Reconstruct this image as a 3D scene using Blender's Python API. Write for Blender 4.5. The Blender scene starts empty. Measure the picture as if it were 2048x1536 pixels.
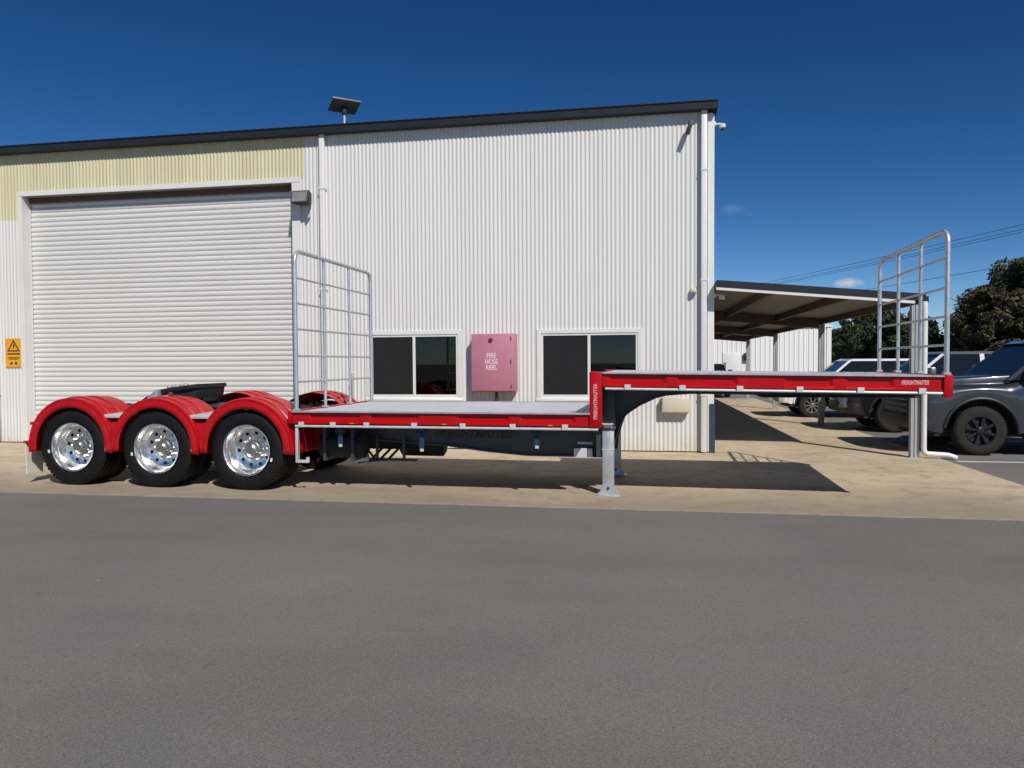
import bpy, bmesh, math, random
import numpy as np
from mathutils import Vector, Matrix
rad = math.radians
random.seed(7)
rng = np.random.default_rng(11)
sc = bpy.context.scene
col = sc.collection

# ------------------------------------------------------------------ camera
CAM_H = 1.6
YAW, PITCH, ROLL = rad(9.9), rad(1.65), rad(-0.35)
fwd = Vector((-math.sin(YAW)*math.cos(PITCH), math.cos(YAW)*math.cos(PITCH), -math.sin(PITCH)))
rgt = Vector((math.cos(YAW), math.sin(YAW), 0))
upv = rgt.cross(fwd)
r2 = rgt*math.cos(ROLL)+upv*math.sin(ROLL)
u2 = -rgt*math.sin(ROLL)+upv*math.cos(ROLL)
cam = bpy.data.objects.new('camera', bpy.data.cameras.new('camera'))
col.objects.link(cam)
cam.matrix_world = Matrix(((r2.x, u2.x, -fwd.x, 0), (r2.y, u2.y, -fwd.y, 0), (r2.z, u2.z, -fwd.z, CAM_H), (0, 0, 0, 1)))
cam.data.sensor_width = 36
cam.data.lens = 1475/2048*36
cam.data.clip_start = 0.05
cam.data.clip_end = 5000
sc.camera = cam

# ------------------------------------------------------------------ sky and sun
SUN_EL, SUN_AZ = rad(42.5), rad(-58.5)          # azimuth measured from +X
L = Vector((math.cos(SUN_EL)*math.cos(SUN_AZ), math.cos(SUN_EL)*math.sin(SUN_AZ), math.sin(SUN_EL)))
w = bpy.data.worlds.new('World'); sc.world = w; w.use_nodes = True
nt = w.node_tree
for n in list(nt.nodes): nt.nodes.remove(n)
out = nt.nodes.new('ShaderNodeOutputWorld')
bg = nt.nodes.new('ShaderNodeBackground')
sky = nt.nodes.new('ShaderNodeTexSky')
sky.sky_type = 'NISHITA'; sky.sun_disc = False
sky.sun_elevation = SUN_EL
sky.sun_rotation = math.atan2(L.x, L.y)
sky.altitude = 300; sky.air_density = 0.65; sky.dust_density = 0.1; sky.ozone_density = 1.6
hs = nt.nodes.new('ShaderNodeHueSaturation')
hs.inputs['Saturation'].default_value = 1.18
hs.inputs['Value'].default_value = 0.85
gm = nt.nodes.new('ShaderNodeGamma'); gm.inputs['Gamma'].default_value = 1.35       # deep, clear, contrasty sky
nt.links.new(sky.outputs[0], gm.inputs['Color']); nt.links.new(gm.outputs[0], hs.inputs['Color'])
# two small fair-weather cumulus tufts low in the sky
tc = nt.nodes.new('ShaderNodeTexCoord')
nz = nt.nodes.new('ShaderNodeTexNoise'); nz.inputs['Scale'].default_value = 38; nz.inputs['Detail'].default_value = 7; nz.inputs['Roughness'].default_value = 0.6
nt.links.new(tc.outputs['Generated'], nz.inputs['Vector'])
prev = hs.outputs[0]
for (cx, cy, cz), size, amount in (((0.2524, 0.9630, 0.0945), 0.036, 1.0), ((0.1130, 0.9746, 0.1931), 0.034, 0.10)):
    sb = nt.nodes.new('ShaderNodeVectorMath'); sb.operation = 'SUBTRACT'; sb.inputs[1].default_value = (cx, cy, cz); nt.links.new(tc.outputs['Generated'], sb.inputs[0])
    ml = nt.nodes.new('ShaderNodeVectorMath'); ml.operation = 'MULTIPLY'; ml.inputs[1].default_value = (1, 1, 2.6); nt.links.new(sb.outputs[0], ml.inputs[0])
    ln = nt.nodes.new('ShaderNodeVectorMath'); ln.operation = 'LENGTH'; nt.links.new(ml.outputs[0], ln.inputs[0])
    fl_ = nt.nodes.new('ShaderNodeMapRange'); fl_.inputs[1].default_value = 0; fl_.inputs[2].default_value = size; fl_.inputs[3].default_value = 0.55; fl_.inputs[4].default_value = -0.35; nt.links.new(ln.outputs['Value'], fl_.inputs[0])
    ad = nt.nodes.new('ShaderNodeMath'); nt.links.new(fl_.outputs[0], ad.inputs[0]); nt.links.new(nz.outputs['Fac'], ad.inputs[1])
    mr = nt.nodes.new('ShaderNodeMapRange'); mr.inputs[1].default_value = 0.55; mr.inputs[2].default_value = 0.95; mr.inputs[4].default_value = 0.85*amount; nt.links.new(ad.outputs[0], mr.inputs[0])
    mx = nt.nodes.new('ShaderNodeMix'); mx.data_type = 'RGBA'
    nt.links.new(mr.outputs[0], mx.inputs[0]); nt.links.new(prev, mx.inputs[6]); mx.inputs[7].default_value = (12.0, 12.8, 14.0, 1)
    prev = mx.outputs[2]
nt.links.new(mx.outputs[2], bg.inputs[0]); bg.inputs[1].default_value = 0.05
nt.links.new(bg.outputs[0], out.inputs[0])
sun = bpy.data.objects.new('sun', bpy.data.lights.new('sun', 'SUN')); col.objects.link(sun)
sun.data.energy = 4.2; sun.data.angle = rad(0.53); sun.data.color = (1.0, 0.94, 0.865)
sun.rotation_euler = (-L).to_track_quat('-Z', 'Y').to_euler()
sun.location = L*60
vs = sc.view_settings
vs.view_transform = 'Standard'; vs.look = 'None'; vs.gamma = 1; vs.exposure = 0.0; vs.use_curve_mapping = False
sc.render.engine = 'CYCLES'
sc.cycles.use_denoising = True
sc.cycles.max_bounces = 6

# ------------------------------------------------------------------ materials
MATS = {}
def M(name, c, rough=0.5, metal=0.0, var=0.08, scale=1.5, bump=0.0, bscale=60, coat=0.0, spec=0.5, dirt=None, dirt_amt=0.25, stretch=(1, 1, 1), rvar=0.1):
    if name in MATS: return MATS[name]
    m = bpy.data.materials.new(name); m.use_nodes = True
    t = m.node_tree; b = t.nodes['Principled BSDF']
    b.inputs['Metallic'].default_value = metal
    b.inputs['Coat Weight'].default_value = coat
    b.inputs['Coat Roughness'].default_value = 0.06
    b.inputs['Specular IOR Level'].default_value = spec
    g = t.nodes.new('ShaderNodeNewGeometry')
    mp = t.nodes.new('ShaderNodeMapping'); mp.inputs['Scale'].default_value = stretch
    t.links.new(g.outputs['Position'], mp.inputs[0])
    n = t.nodes.new('ShaderNodeTexNoise'); n.inputs['Scale'].default_value = scale; n.inputs['Detail'].default_value = 6; n.inputs['Roughness'].default_value = 0.6
    t.links.new(mp.outputs[0], n.inputs['Vector'])
    r = t.nodes.new('ShaderNodeMapRange'); r.inputs[1].default_value = 0.3; r.inputs[2].default_value = 0.7; r.inputs[3].default_value = 1-var; r.inputs[4].default_value = 1+var
    t.links.new(n.outputs['Fac'], r.inputs[0])
    vm = t.nodes.new('ShaderNodeVectorMath'); vm.operation = 'SCALE'; vm.inputs[0].default_value = c[:3]
    t.links.new(r.outputs[0], vm.inputs['Scale'])
    colour = vm.outputs[0]
    if dirt:
        n2 = t.nodes.new('ShaderNodeTexNoise'); n2.inputs['Scale'].default_value = scale*2.7; n2.inputs['Detail'].default_value = 8; n2.inputs['Roughness'].default_value = 0.7
        t.links.new(mp.outputs[0], n2.inputs['Vector'])
        r3 = t.nodes.new('ShaderNodeMapRange'); r3.inputs[1].default_value = 0.5; r3.inputs[2].default_value = 0.75; r3.inputs[4].default_value = dirt_amt
        t.links.new(n2.outputs['Fac'], r3.inputs[0])
        x = t.nodes.new('ShaderNodeMix'); x.data_type = 'RGBA'; x.inputs[7].default_value = (*dirt, 1)
        t.links.new(r3.outputs[0], x.inputs[0]); t.links.new(colour, x.inputs[6]); colour = x.outputs[2]
    t.links.new(colour, b.inputs['Base Color'])
    rr = t.nodes.new('ShaderNodeMapRange'); rr.inputs[1].default_value = 0.3; rr.inputs[2].default_value = 0.7
    rr.inputs[3].default_value = max(0.02, rough*(1-rvar)); rr.inputs[4].default_value = min(1, rough*(1+rvar))
    t.links.new(n.outputs['Fac'], rr.inputs[0]); t.links.new(rr.outputs[0], b.inputs['Roughness'])
    if bump > 0:
        n3 = t.nodes.new('ShaderNodeTexNoise'); n3.inputs['Scale'].default_value = bscale; n3.inputs['Detail'].default_value = 4
        t.links.new(mp.outputs[0], n3.inputs['Vector'])
        bp = t.nodes.new('ShaderNodeBump'); bp.inputs['Strength'].default_value = bump; bp.inputs['Distance'].default_value = 0.01
        t.links.new(n3.outputs['Fac'], bp.inputs['Height']); t.links.new(bp.outputs[0], b.inputs['Normal'])
    MATS[name] = m
    return m

def asphalt_mat():
    m = bpy.data.materials.new('asphalt'); m.use_nodes = True; t = m.node_tree; b = t.nodes['Principled BSDF']
    g = t.nodes.new('ShaderNodeNewGeometry')
    def noise(scale, detail=5, rough=0.6, st=(1, 1, 1)):
        mp = t.nodes.new('ShaderNodeMapping'); mp.inputs['Scale'].default_value = st
        t.links.new(g.outputs['Position'], mp.inputs[0])
        n = t.nodes.new('ShaderNodeTexNoise'); n.inputs['Scale'].default_value = scale; n.inputs['Detail'].default_value = detail; n.inputs['Roughness'].default_value = rough
        t.links.new(mp.outputs[0], n.inputs['Vector']); return n.outputs['Fac']
    def ramp(src, a0, a1, c0, c1):
        r = t.nodes.new('ShaderNodeMapRange'); r.inputs[1].default_value = a0; r.inputs[2].default_value = a1; r.inputs[3].default_value = c0; r.inputs[4].default_value = c1
        t.links.new(src, r.inputs[0]); return r.outputs[0]
    def mul(a, b_):
        q = t.nodes.new('ShaderNodeMath'); q.operation = 'MULTIPLY'; t.links.new(a, q.inputs[0]); t.links.new(b_, q.inputs[1]); return q.outputs[0]
    big = ramp(noise(0.22, 4), 0.3, 0.7, 0.90, 1.10)
    mid = ramp(noise(1.4, 6, 0.65, (0.5, 1.4, 1)), 0.3, 0.7, 0.95, 1.05)
    fine = ramp(noise(110, 3, 0.7), 0.32, 0.68, 0.70, 1.30)
    grain = ramp(noise(230, 2), 0.3, 0.7, 0.75, 1.25)
    f = mul(mul(big, mid), mul(fine, grain))
    # soft traffic lanes, old drips and a few darker damp-looking stains
    f = mul(f, ramp(noise(0.16, 3, 0.5, (0.25, 2.2, 1)), 0.35, 0.65, 0.93, 1.07))
    f = mul(f, ramp(noise(0.75, 8, 0.72), 0.60, 0.74, 1.0, 0.86))
    f = mul(f, ramp(noise(5.5, 5, 0.6), 0.68, 0.76, 1.0, 0.84))
    hue = noise(0.55, 3)
    mixc = t.nodes.new('ShaderNodeMix'); mixc.data_type = 'RGBA'
    mixc.inputs[6].default_value = (0.163, 0.161, 0.153, 1); mixc.inputs[7].default_value = (0.181, 0.168, 0.157, 1)
    t.links.new(ramp(hue, 0.35, 0.65, 0, 1), mixc.inputs[0])
    vm = t.nodes.new('ShaderNodeVectorMath'); vm.operation = 'SCALE'; t.links.new(mixc.outputs[2], vm.inputs[0]); t.links.new(f, vm.inputs['Scale'])
    # sparse pale chips of stone
    vo = t.nodes.new('ShaderNodeTexVoronoi'); vo.inputs['Scale'].default_value = 2.3
    t.links.new(g.outputs['Position'], vo.inputs['Vector'])
    chip = ramp(vo.outputs['Distance'], 0.012, 0.022, 1, 0)
    sel = t.nodes.new('ShaderNodeSeparateColor'); t.links.new(vo.outputs['Color'], sel.inputs[0])
    chip = mul(chip, ramp(sel.outputs[0], 0.55, 0.6, 0, 0.8))
    mc = t.nodes.new('ShaderNodeMix'); mc.data_type = 'RGBA'; t.links.new(chip, mc.inputs[0]); t.links.new(vm.outputs[0], mc.inputs[6]); mc.inputs[7].default_value = (0.5, 0.48, 0.43, 1)
    t.links.new(mc.outputs[2], b.inputs['Base Color'])
    b.inputs['Roughness'].default_value = 0.88; b.inputs['Specular IOR Level'].default_value = 0.3
    bp = t.nodes.new('ShaderNodeBump'); bp.inputs['Strength'].default_value = 0.2; bp.inputs['Distance'].default_value = 0.006
    t.links.new(fine, bp.inputs['Height']); t.links.new(bp.outputs[0], b.inputs['Normal'])
    return m

def concrete_mat():
    m = bpy.data.materials.new('concrete'); m.use_nodes = True; t = m.node_tree; b = t.nodes['Principled BSDF']
    g = t.nodes.new('ShaderNodeNewGeometry')
    def noise(scale, detail=6, rough=0.62, st=(1, 1, 1)):
        mp = t.nodes.new('ShaderNodeMapping'); mp.inputs['Scale'].default_value = st
        t.links.new(g.outputs['Position'], mp.inputs[0])
        n = t.nodes.new('ShaderNodeTexNoise'); n.inputs['Scale'].default_value = scale; n.inputs['Detail'].default_value = detail; n.inputs['Roughness'].default_value = rough
        t.links.new(mp.outputs[0], n.inputs['Vector']); return n.outputs['Fac']
    def ramp(src, a0, a1, c0, c1):
        r = t.nodes.new('ShaderNodeMapRange'); r.inputs[1].default_value = a0; r.inputs[2].default_value = a1; r.inputs[3].default_value = c0; r.inputs[4].default_value = c1
        t.links.new(src, r.inputs[0]); return r.outputs[0]
    def mix(fac, c0, c1):
        q = t.nodes.new('ShaderNodeMix'); q.data_type = 'RGBA'; t.links.new(fac, q.inputs[0])
        for i, c in ((6, c0), (7, c1)):
            if isinstance(c, tuple): q.inputs[i].default_value = (*c, 1)
            else: t.links.new(c, q.inputs[i])
        return q.outputs[2]
    c = mix(ramp(noise(0.5, 4), 0.3, 0.7, 0, 1), (0.50, 0.405, 0.275), (0.60, 0.505, 0.36))
    c = mix(ramp(noise(0.9, 8, 0.66, (0.7, 1.1, 1)), 0.47, 0.72, 0, 0.62), c, (0.33, 0.275, 0.205))
    c = mix(ramp(noise(3.2, 7, 0.7), 0.50, 0.70, 0, 0.65), c, (0.23, 0.19, 0.145))
    c = mix(ramp(noise(0.8, 6, 0.66), 0.57, 0.72, 0, 0.38), c, (0.40, 0.23, 0.10))
    sp = t.nodes.new('ShaderNodeSeparateXYZ'); t.links.new(g.outputs['Position'], sp.inputs[0])
    wob = t.nodes.new('ShaderNodeMath'); wob.operation = 'MULTIPLY_ADD'; wob.inputs[1].default_value = 3.0
    t.links.new(noise(0.8, 7, 0.68, (0.6, 1, 1)), wob.inputs[0]); t.links.new(sp.outputs['Y'], wob.inputs[2])
    c = mix(ramp(wob.outputs[0], 11.5, 9.9, 0, 0.75), c, (0.26, 0.215, 0.17))      # grime washed down to the gutter
    vm = t.nodes.new('ShaderNodeVectorMath'); vm.operation = 'SCALE'; t.links.new(c, vm.inputs[0]); t.links.new(ramp(noise(90, 3), 0.3, 0.7, 0.86, 1.14), vm.inputs['Scale'])
    t.links.new(vm.outputs[0], b.inputs['Base Color'])
    b.inputs['Roughness'].default_value = 0.85; b.inputs['Specular IOR Level'].default_value = 0.3
    bp = t.nodes.new('ShaderNodeBump'); bp.inputs['Strength'].default_value = 0.3; bp.inputs['Distance'].default_value = 0.006
    t.links.new(noise(70, 4), bp.inputs['Height']); t.links.new(bp.outputs[0], b.inputs['Normal'])
    return m

def glass_mat(name, tint, trans):
    m = bpy.data.materials.new(name); m.use_nodes = True; t = m.node_tree
    for n in list(t.nodes): t.nodes.remove(n)
    o = t.nodes.new('ShaderNodeOutputMaterial')
    tr = t.nodes.new('ShaderNodeBsdfTransparent'); tr.inputs[0].default_value = (*[trans*q for q in tint], 1)
    gl = t.nodes.new('ShaderNodeBsdfGlossy'); gl.inputs['Roughness'].default_value = 0.02
    fr = t.nodes.new('ShaderNodeFresnel'); fr.inputs[0].default_value = 1.5
    mx = t.nodes.new('ShaderNodeMixShader'); t.links.new(fr.outputs[0], mx.inputs[0]); t.links.new(tr.outputs[0], mx.inputs[1]); t.links.new(gl.outputs[0], mx.inputs[2])
    t.links.new(mx.outputs[0], o.inputs[0]); return m

def leaf_mat(name, c):
    m = bpy.data.materials.new(name); m.use_nodes = True; t = m.node_tree; b = t.nodes['Principled BSDF']
    g = t.nodes.new('ShaderNodeNewGeometry')
    n = t.nodes.new('ShaderNodeTexNoise'); n.inputs['Scale'].default_value = 1.3; n.inputs['Detail'].default_value = 4
    t.links.new(g.outputs['Position'], n.inputs['Vector'])
    mx = t.nodes.new('ShaderNodeMix'); mx.data_type = 'RGBA'
    mx.inputs[6].default_value = (c[0]*0.55, c[1]*0.55, c[2]*0.6, 1); mx.inputs[7].default_value = (c[0]*1.5, c[1]*1.4, c[2]*1.3, 1)
    ad = t.nodes.new('ShaderNodeMath'); ad.operation = 'MULTIPLY_ADD'; t.links.new(g.outputs['Random Per Island'], ad.inputs[0]); ad.inputs[1].default_value = 0.5
    t.links.new(n.outputs['Fac'], ad.inputs[2])
    r = t.nodes.new('ShaderNodeMapRange'); r.inputs[1].default_value = 0.4; r.inputs[2].default_value = 1.1; t.links.new(ad.outputs[0], r.inputs[0])
    t.links.new(r.outputs[0], mx.inputs[0]); t.links.new(mx.outputs[2], b.inputs['Base Color'])
    b.inputs['Roughness'].default_value = 0.6; b.inputs['Specular IOR Level'].default_value = 0.25
    return m

ASPHALT = asphalt_mat(); CONCRETE = concrete_mat()
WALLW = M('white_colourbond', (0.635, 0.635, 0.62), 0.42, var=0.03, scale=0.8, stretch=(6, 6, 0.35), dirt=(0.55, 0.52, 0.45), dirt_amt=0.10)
def base_bounce(m, z1, colour, amt):  # cream bounce light from the concrete, painted into the wall's base colour
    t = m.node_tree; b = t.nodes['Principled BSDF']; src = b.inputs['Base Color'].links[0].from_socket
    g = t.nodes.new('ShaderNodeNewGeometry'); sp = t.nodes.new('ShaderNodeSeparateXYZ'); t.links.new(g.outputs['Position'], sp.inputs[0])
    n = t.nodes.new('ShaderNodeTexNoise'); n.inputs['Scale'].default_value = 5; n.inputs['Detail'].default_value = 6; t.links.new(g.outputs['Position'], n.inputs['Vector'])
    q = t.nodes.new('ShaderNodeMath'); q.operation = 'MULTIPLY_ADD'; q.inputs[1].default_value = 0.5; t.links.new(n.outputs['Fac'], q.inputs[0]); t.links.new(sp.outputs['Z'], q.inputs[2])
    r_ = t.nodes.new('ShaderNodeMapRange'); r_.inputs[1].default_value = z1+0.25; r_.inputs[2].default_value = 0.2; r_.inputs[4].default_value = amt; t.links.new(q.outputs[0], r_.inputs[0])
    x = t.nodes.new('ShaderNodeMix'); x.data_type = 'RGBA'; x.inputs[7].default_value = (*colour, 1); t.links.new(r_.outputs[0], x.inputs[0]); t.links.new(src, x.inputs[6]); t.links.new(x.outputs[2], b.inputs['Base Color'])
base_bounce(WALLW, 0.35, (0.50, 0.43, 0.31), 0.55)
TRANSL = M('yellowed_fibreglass', (0.56, 0.53, 0.345), 0.5, var=0.10, scale=0.9, stretch=(5, 5, 0.3), dirt=(0.52, 0.47, 0.25), dirt_amt=0.5)
TRIMW = M('white_trim', (0.68, 0.68, 0.665), 0.4, var=0.04, scale=3, dirt=(0.5, 0.47, 0.4), dirt_amt=0.12)
DOORW = M('roller_door_white', (0.63, 0.63, 0.615), 0.4, var=0.035, scale=1.2, stretch=(0.4, 1, 3), dirt=(0.45, 0.43, 0.38), dirt_amt=0.12)
ROOFD = M('charcoal_roof', (0.017, 0.021, 0.028), 0.5, var=0.15, spec=0.25, scale=2)
ALU = M('window_aluminium', (0.70, 0.70, 0.66), 0.35, var=0.04, scale=4)
ROOM = M('dark_room', (0.015, 0.016, 0.018), 0.9)
SCREEN = M('insect_screen', (0.020, 0.021, 0.022), 0.9, var=0.1, scale=4, spec=0.1)
BLIND = M('window_blind', (0.085, 0.12, 0.16), 0.8, var=0.05)
GLASS = glass_mat('window_glass', (0.75, 0.85, 0.95), 0.55)
CARGLASS = M('car_glass', (0.010, 0.013, 0.016), 0.04, var=0.0, spec=0.45)
PINK = M('faded_red_paint', (0.46, 0.175, 0.245), 0.5, var=0.06, scale=2.5, dirt=(0.52, 0.28, 0.33), dirt_amt=0.3)
PINKD = M('cabinet_dark', (0.07, 0.02, 0.03), 0.5)
ORANGE = M('sign_orange', (0.72, 0.33, 0.015), 0.5, var=0.08, scale=5)
BLACK = M('black_print', (0.035, 0.025, 0.015), 0.6)
RED = M('red_trailer_paint', (0.41, 0.002, 0.006), 0.32, var=0.07, scale=2, spec=0.25, coat=0.08, dirt=(0.35, 0.06, 0.05), dirt_amt=0.12)
REDM = M('red_guard_poly', (0.43, 0.002, 0.007), 0.36, var=0.06, scale=3, spec=0.3, coat=0.12, dirt=(0.45, 0.12, 0.10), dirt_amt=0.15)
GALV = M('galvanised_steel', (0.50, 0.52, 0.54), 0.45, metal=0.55, var=0.12, scale=9, dirt=(0.30, 0.31, 0.33), dirt_amt=0.3)
ZINC = M('zinc_rail', (0.66, 0.67, 0.66), 0.4, metal=0.3, var=0.08, scale=7)
DECK = M('deck_plate', (0.60, 0.62, 0.665), 0.55, metal=0.15, var=0.08, scale=2.5, bump=0.35, bscale=120, dirt=(0.36, 0.36, 0.37), dirt_amt=0.35)
CHAS = M('chassis_charcoal', (0.048, 0.051, 0.060), 0.42, var=0.2, scale=3, dirt=(0.09, 0.085, 0.08), dirt_amt=0.25)
BLK = M('black_rubber', (0.012, 0.012, 0.013), 0.7, var=0.25, scale=6, bump=0.2, bscale=80, dirt=(0.035, 0.033, 0.03), dirt_amt=0.4)
TYRE = M('tyre_rubber', (0.0065, 0.0065, 0.007), 0.6, var=0.25, scale=8, bump=0.15, bscale=90, spec=0.25, dirt=(0.02, 0.018, 0.016), dirt_amt=0.35)
TYREC = M('dusty_tyre_rubber', (0.022, 0.021, 0.019), 0.8, var=0.25, scale=8, bump=0.2, bscale=90, spec=0.25, dirt=(0.055, 0.048, 0.04), dirt_amt=0.4)
POLISH = M('polished_aluminium', (0.86, 0.86, 0.84), 0.27, metal=1.0, var=0.05, scale=14, rvar=0.4)
HUBS = M('dull_hub_alloy', (0.42, 0.40, 0.39), 0.33, metal=0.9, var=0.15, scale=18)
HUB = M('hub_oxide_red', (0.055, 0.020, 0.020), 0.3, var=0.2, scale=10)
STRAP = M('blue_strap', (0.012, 0.03, 0.085), 0.6, var=0.2, scale=10)
CREAM = M('cream_flap', (0.72, 0.68, 0.58), 0.55, var=0.08, scale=5, dirt=(0.45, 0.38, 0.27), dirt_amt=0.4)
BEIGE = M('beige_enclosure', (0.60, 0.55, 0.43), 0.5, var=0.05, scale=4)
LETR = M('pink_print', (0.70, 0.33, 0.36), 0.5, var=0.15, scale=30)
LETW = M('white_print', (0.80, 0.72, 0.72), 0.5, var=0.1, scale=9)
LETP = M('faded_white_print', (0.72, 0.52, 0.56), 0.6, var=0.1, scale=20)
GUARD = M('corner_guard_paint', (0.030, 0.045, 0.075), 0.5, var=0.15, scale=4)
PLASTIC = M('grey_plastic', (0.20, 0.20, 0.19), 0.45, var=0.1, scale=8)
DARKP = M('dark_plastic', (0.02, 0.02, 0.022), 0.5, var=0.1, scale=8)
LENS = M('lamp_lens', (0.55, 0.56, 0.55), 0.15, var=0.05, scale=10)
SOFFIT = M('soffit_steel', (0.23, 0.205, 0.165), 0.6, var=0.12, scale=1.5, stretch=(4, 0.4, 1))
BEAM = M('oxide_beam', (0.10, 0.058, 0.042), 0.6, var=0.2, scale=2)
POSTG = M('post_grey', (0.33, 0.34, 0.345), 0.5, var=0.06, scale=3)
FARW = M('far_white_cladding', (0.76, 0.77, 0.76), 0.5, var=0.03, scale=0.5, stretch=(5, 5, 0.3))
PAINTW = M('road_paint', (0.62, 0.62, 0.58), 0.7, var=0.15, scale=8, dirt=(0.2, 0.2, 0.19), dirt_amt=0.6)
BARK = M('bark', (0.09, 0.07, 0.055), 0.9, var=0.3, scale=4, bump=0.5, bscale=15)
CGREY = M('car_paint_grey', (0.036, 0.039, 0.047), 0.28, metal=0.3, var=0.04, scale=3, coat=1.0)
CBLACK = M('car_paint_black', (0.010, 0.010, 0.013), 0.25, var=0.05, scale=3, coat=1.0)
CWHITE = M('car_paint_white', (0.78, 0.78, 0.77), 0.25, var=0.03, scale=3, coat=1.0)
CBLUE = M('car_paint_navy', (0.012, 0.015, 0.03), 0.25, var=0.05, scale=3, coat=1.0)
CHROME = M('chrome', (0.72, 0.73, 0.74), 0.12, metal=1.0, var=0.02, scale=6)
RIMD = M('dark_alloy', (0.022, 0.022, 0.025), 0.35, metal=0.4, var=0.1, scale=20)
RIMS = M('silver_alloy', (0.45, 0.46, 0.47), 0.3, metal=0.8, var=0.1, scale=20)
REDL = M('tail_lamp_red', (0.30, 0.01, 0.01), 0.2)
AMB = M('amber_lens', (0.6, 0.22, 0.02), 0.2)
TIMBER = M('pole_timber', (0.16, 0.12, 0.085), 0.85, var=0.2, scale=3)
GROUNDM = M('dry_ground', (0.16, 0.13, 0.085), 0.95, var=0.3, scale=0.3, dirt=(0.07, 0.085, 0.03), dirt_amt=0.6)

# ------------------------------------------------------------------ helpers
class MB:
    def __init__(s): s.v = []; s.f = []
    def add(s, vs, fs):
        o = len(s.v); s.v += [tuple(p) for p in vs]; s.f += [tuple(i+o for i in f) for f in fs]; return s
    def box(s, x0, x1, y0, y1, z0, z1):
        return s.add([(x0, y0, z0), (x1, y0, z0), (x1, y1, z0), (x0, y1, z0), (x0, y0, z1), (x1, y0, z1), (x1, y1, z1), (x0, y1, z1)],
                     [(0, 3, 2, 1), (4, 5, 6, 7), (0, 1, 5, 4), (1, 2, 6, 5), (2, 3, 7, 6), (3, 0, 4, 7)])
    def hexa(s, b, t):
        """bottom ring of four points (counter-clockwise from above), top ring of four"""
        return s.add(list(b)+list(t), [(0, 3, 2, 1), (4, 5, 6, 7), (0, 1, 5, 4), (1, 2, 6, 5), (2, 3, 7, 6), (3, 0, 4, 7)])
    def prism(s, prof, a, b, plane='xz'):
        """2-D outline pushed from a to b along the axis left over"""
        n = len(prof)
        def P(p, c):
            return (p[0], c, p[1]) if plane == 'xz' else ((c, p[0], p[1]) if plane == 'yz' else (p[0], p[1], c))
        return s.add([P(p, a) for p in prof]+[P(p, b) for p in prof],
                     [tuple(range(n)), tuple(range(2*n-1, n-1, -1))]+[(i, i+n, (i+1) % n+n, (i+1) % n) for i in range(n)])
    def tube(s, pts, r, seg=8, cap=True):
        pts = [Vector(p) for p in pts]; n = len(pts); rings = []
        rr = r if isinstance(r, (list, tuple)) else [r]*n
        up = None
        for i, p in enumerate(pts):
            d = (pts[min(i+1, n-1)]-pts[max(i-1, 0)]).normalized()
            if up is None: up = Vector((0, 0, 1)) if abs(d.z) < 0.9 else Vector((1, 0, 0))
            a = d.cross(up)
            if a.length < 1e-4: a = d.cross(Vector((0.3, 1, 0.2)))
            a.normalize(); b = a.cross(d).normalized(); up = b
            rings.append([p+a*(rr[i]*math.cos(2*math.pi*k/seg))+b*(rr[i]*math.sin(2*math.pi*k/seg)) for k in range(seg)])
        o = len(s.v)
        for q in rings: s.v += [tuple(x) for x in q]
        for i in range(n-1):
            for k in range(seg):
                s.f.append((o+i*seg+k, o+i*seg+(k+1) % seg, o+(i+1)*seg+(k+1) % seg, o+(i+1)*seg+k))
        if cap:
            s.f.append(tuple(o+k for k in range(seg-1, -1, -1))); s.f.append(tuple(o+(n-1)*seg+k for k in range(seg)))
        return s
    def lathe(s, prof, c=(0, 0, 0), axis='y', seg=32, a0=0, a1=2*math.pi):
        """profile of (along axis, radius)"""
        full = abs(a1-a0-2*math.pi) < 1e-6; m = seg if full else seg+1; o = len(s.v)
        for (t, r) in prof:
            for k in range(m):
                a = a0+(a1-a0)*k/seg; ca, sa = math.cos(a)*r, math.sin(a)*r
                p = (ca, t, sa) if axis == 'y' else ((t, ca, sa) if axis == 'x' else (ca, sa, t))
                s.v.append((p[0]+c[0], p[1]+c[1], p[2]+c[2]))
        for i in range(len(prof)-1):
            for k in range(seg):
                k2 = (k+1) % m
                s.f.append((o+i*m+k, o+i*m+k2, o+(i+1)*m+k2, o+(i+1)*m+k))
        return s
    def mesh(s, name, mat, bevel=0, segs=2, smooth=35):
        me = bpy.data.meshes.new(name); me.from_pydata(s.v, [], s.f)
        bm = bmesh.new(); bm.from_mesh(me)
        bmesh.ops.remove_doubles(bm, verts=bm.verts, dist=1e-5)
        bmesh.ops.recalc_face_normals(bm, faces=bm.faces)
        if bevel:
            ed = [e for e in bm.edges if len(e.link_faces) == 2 and e.calc_face_angle(0) > rad(28)]
            bmesh.ops.bevel(bm, geom=ed, offset=bevel, segments=segs, affect='EDGES', clamp_overlap=True, profile=0.5)
        bm.to_mesh(me); bm.free()
        if mat: me.materials.append(mat)
        if smooth:
            me.shade_smooth(); me.set_sharp_from_angle(angle=rad(smooth))
        return me
    def build(s, name, mat, parent=None, **k):
        return link(name, s.mesh(name, mat, **k), parent)

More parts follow.
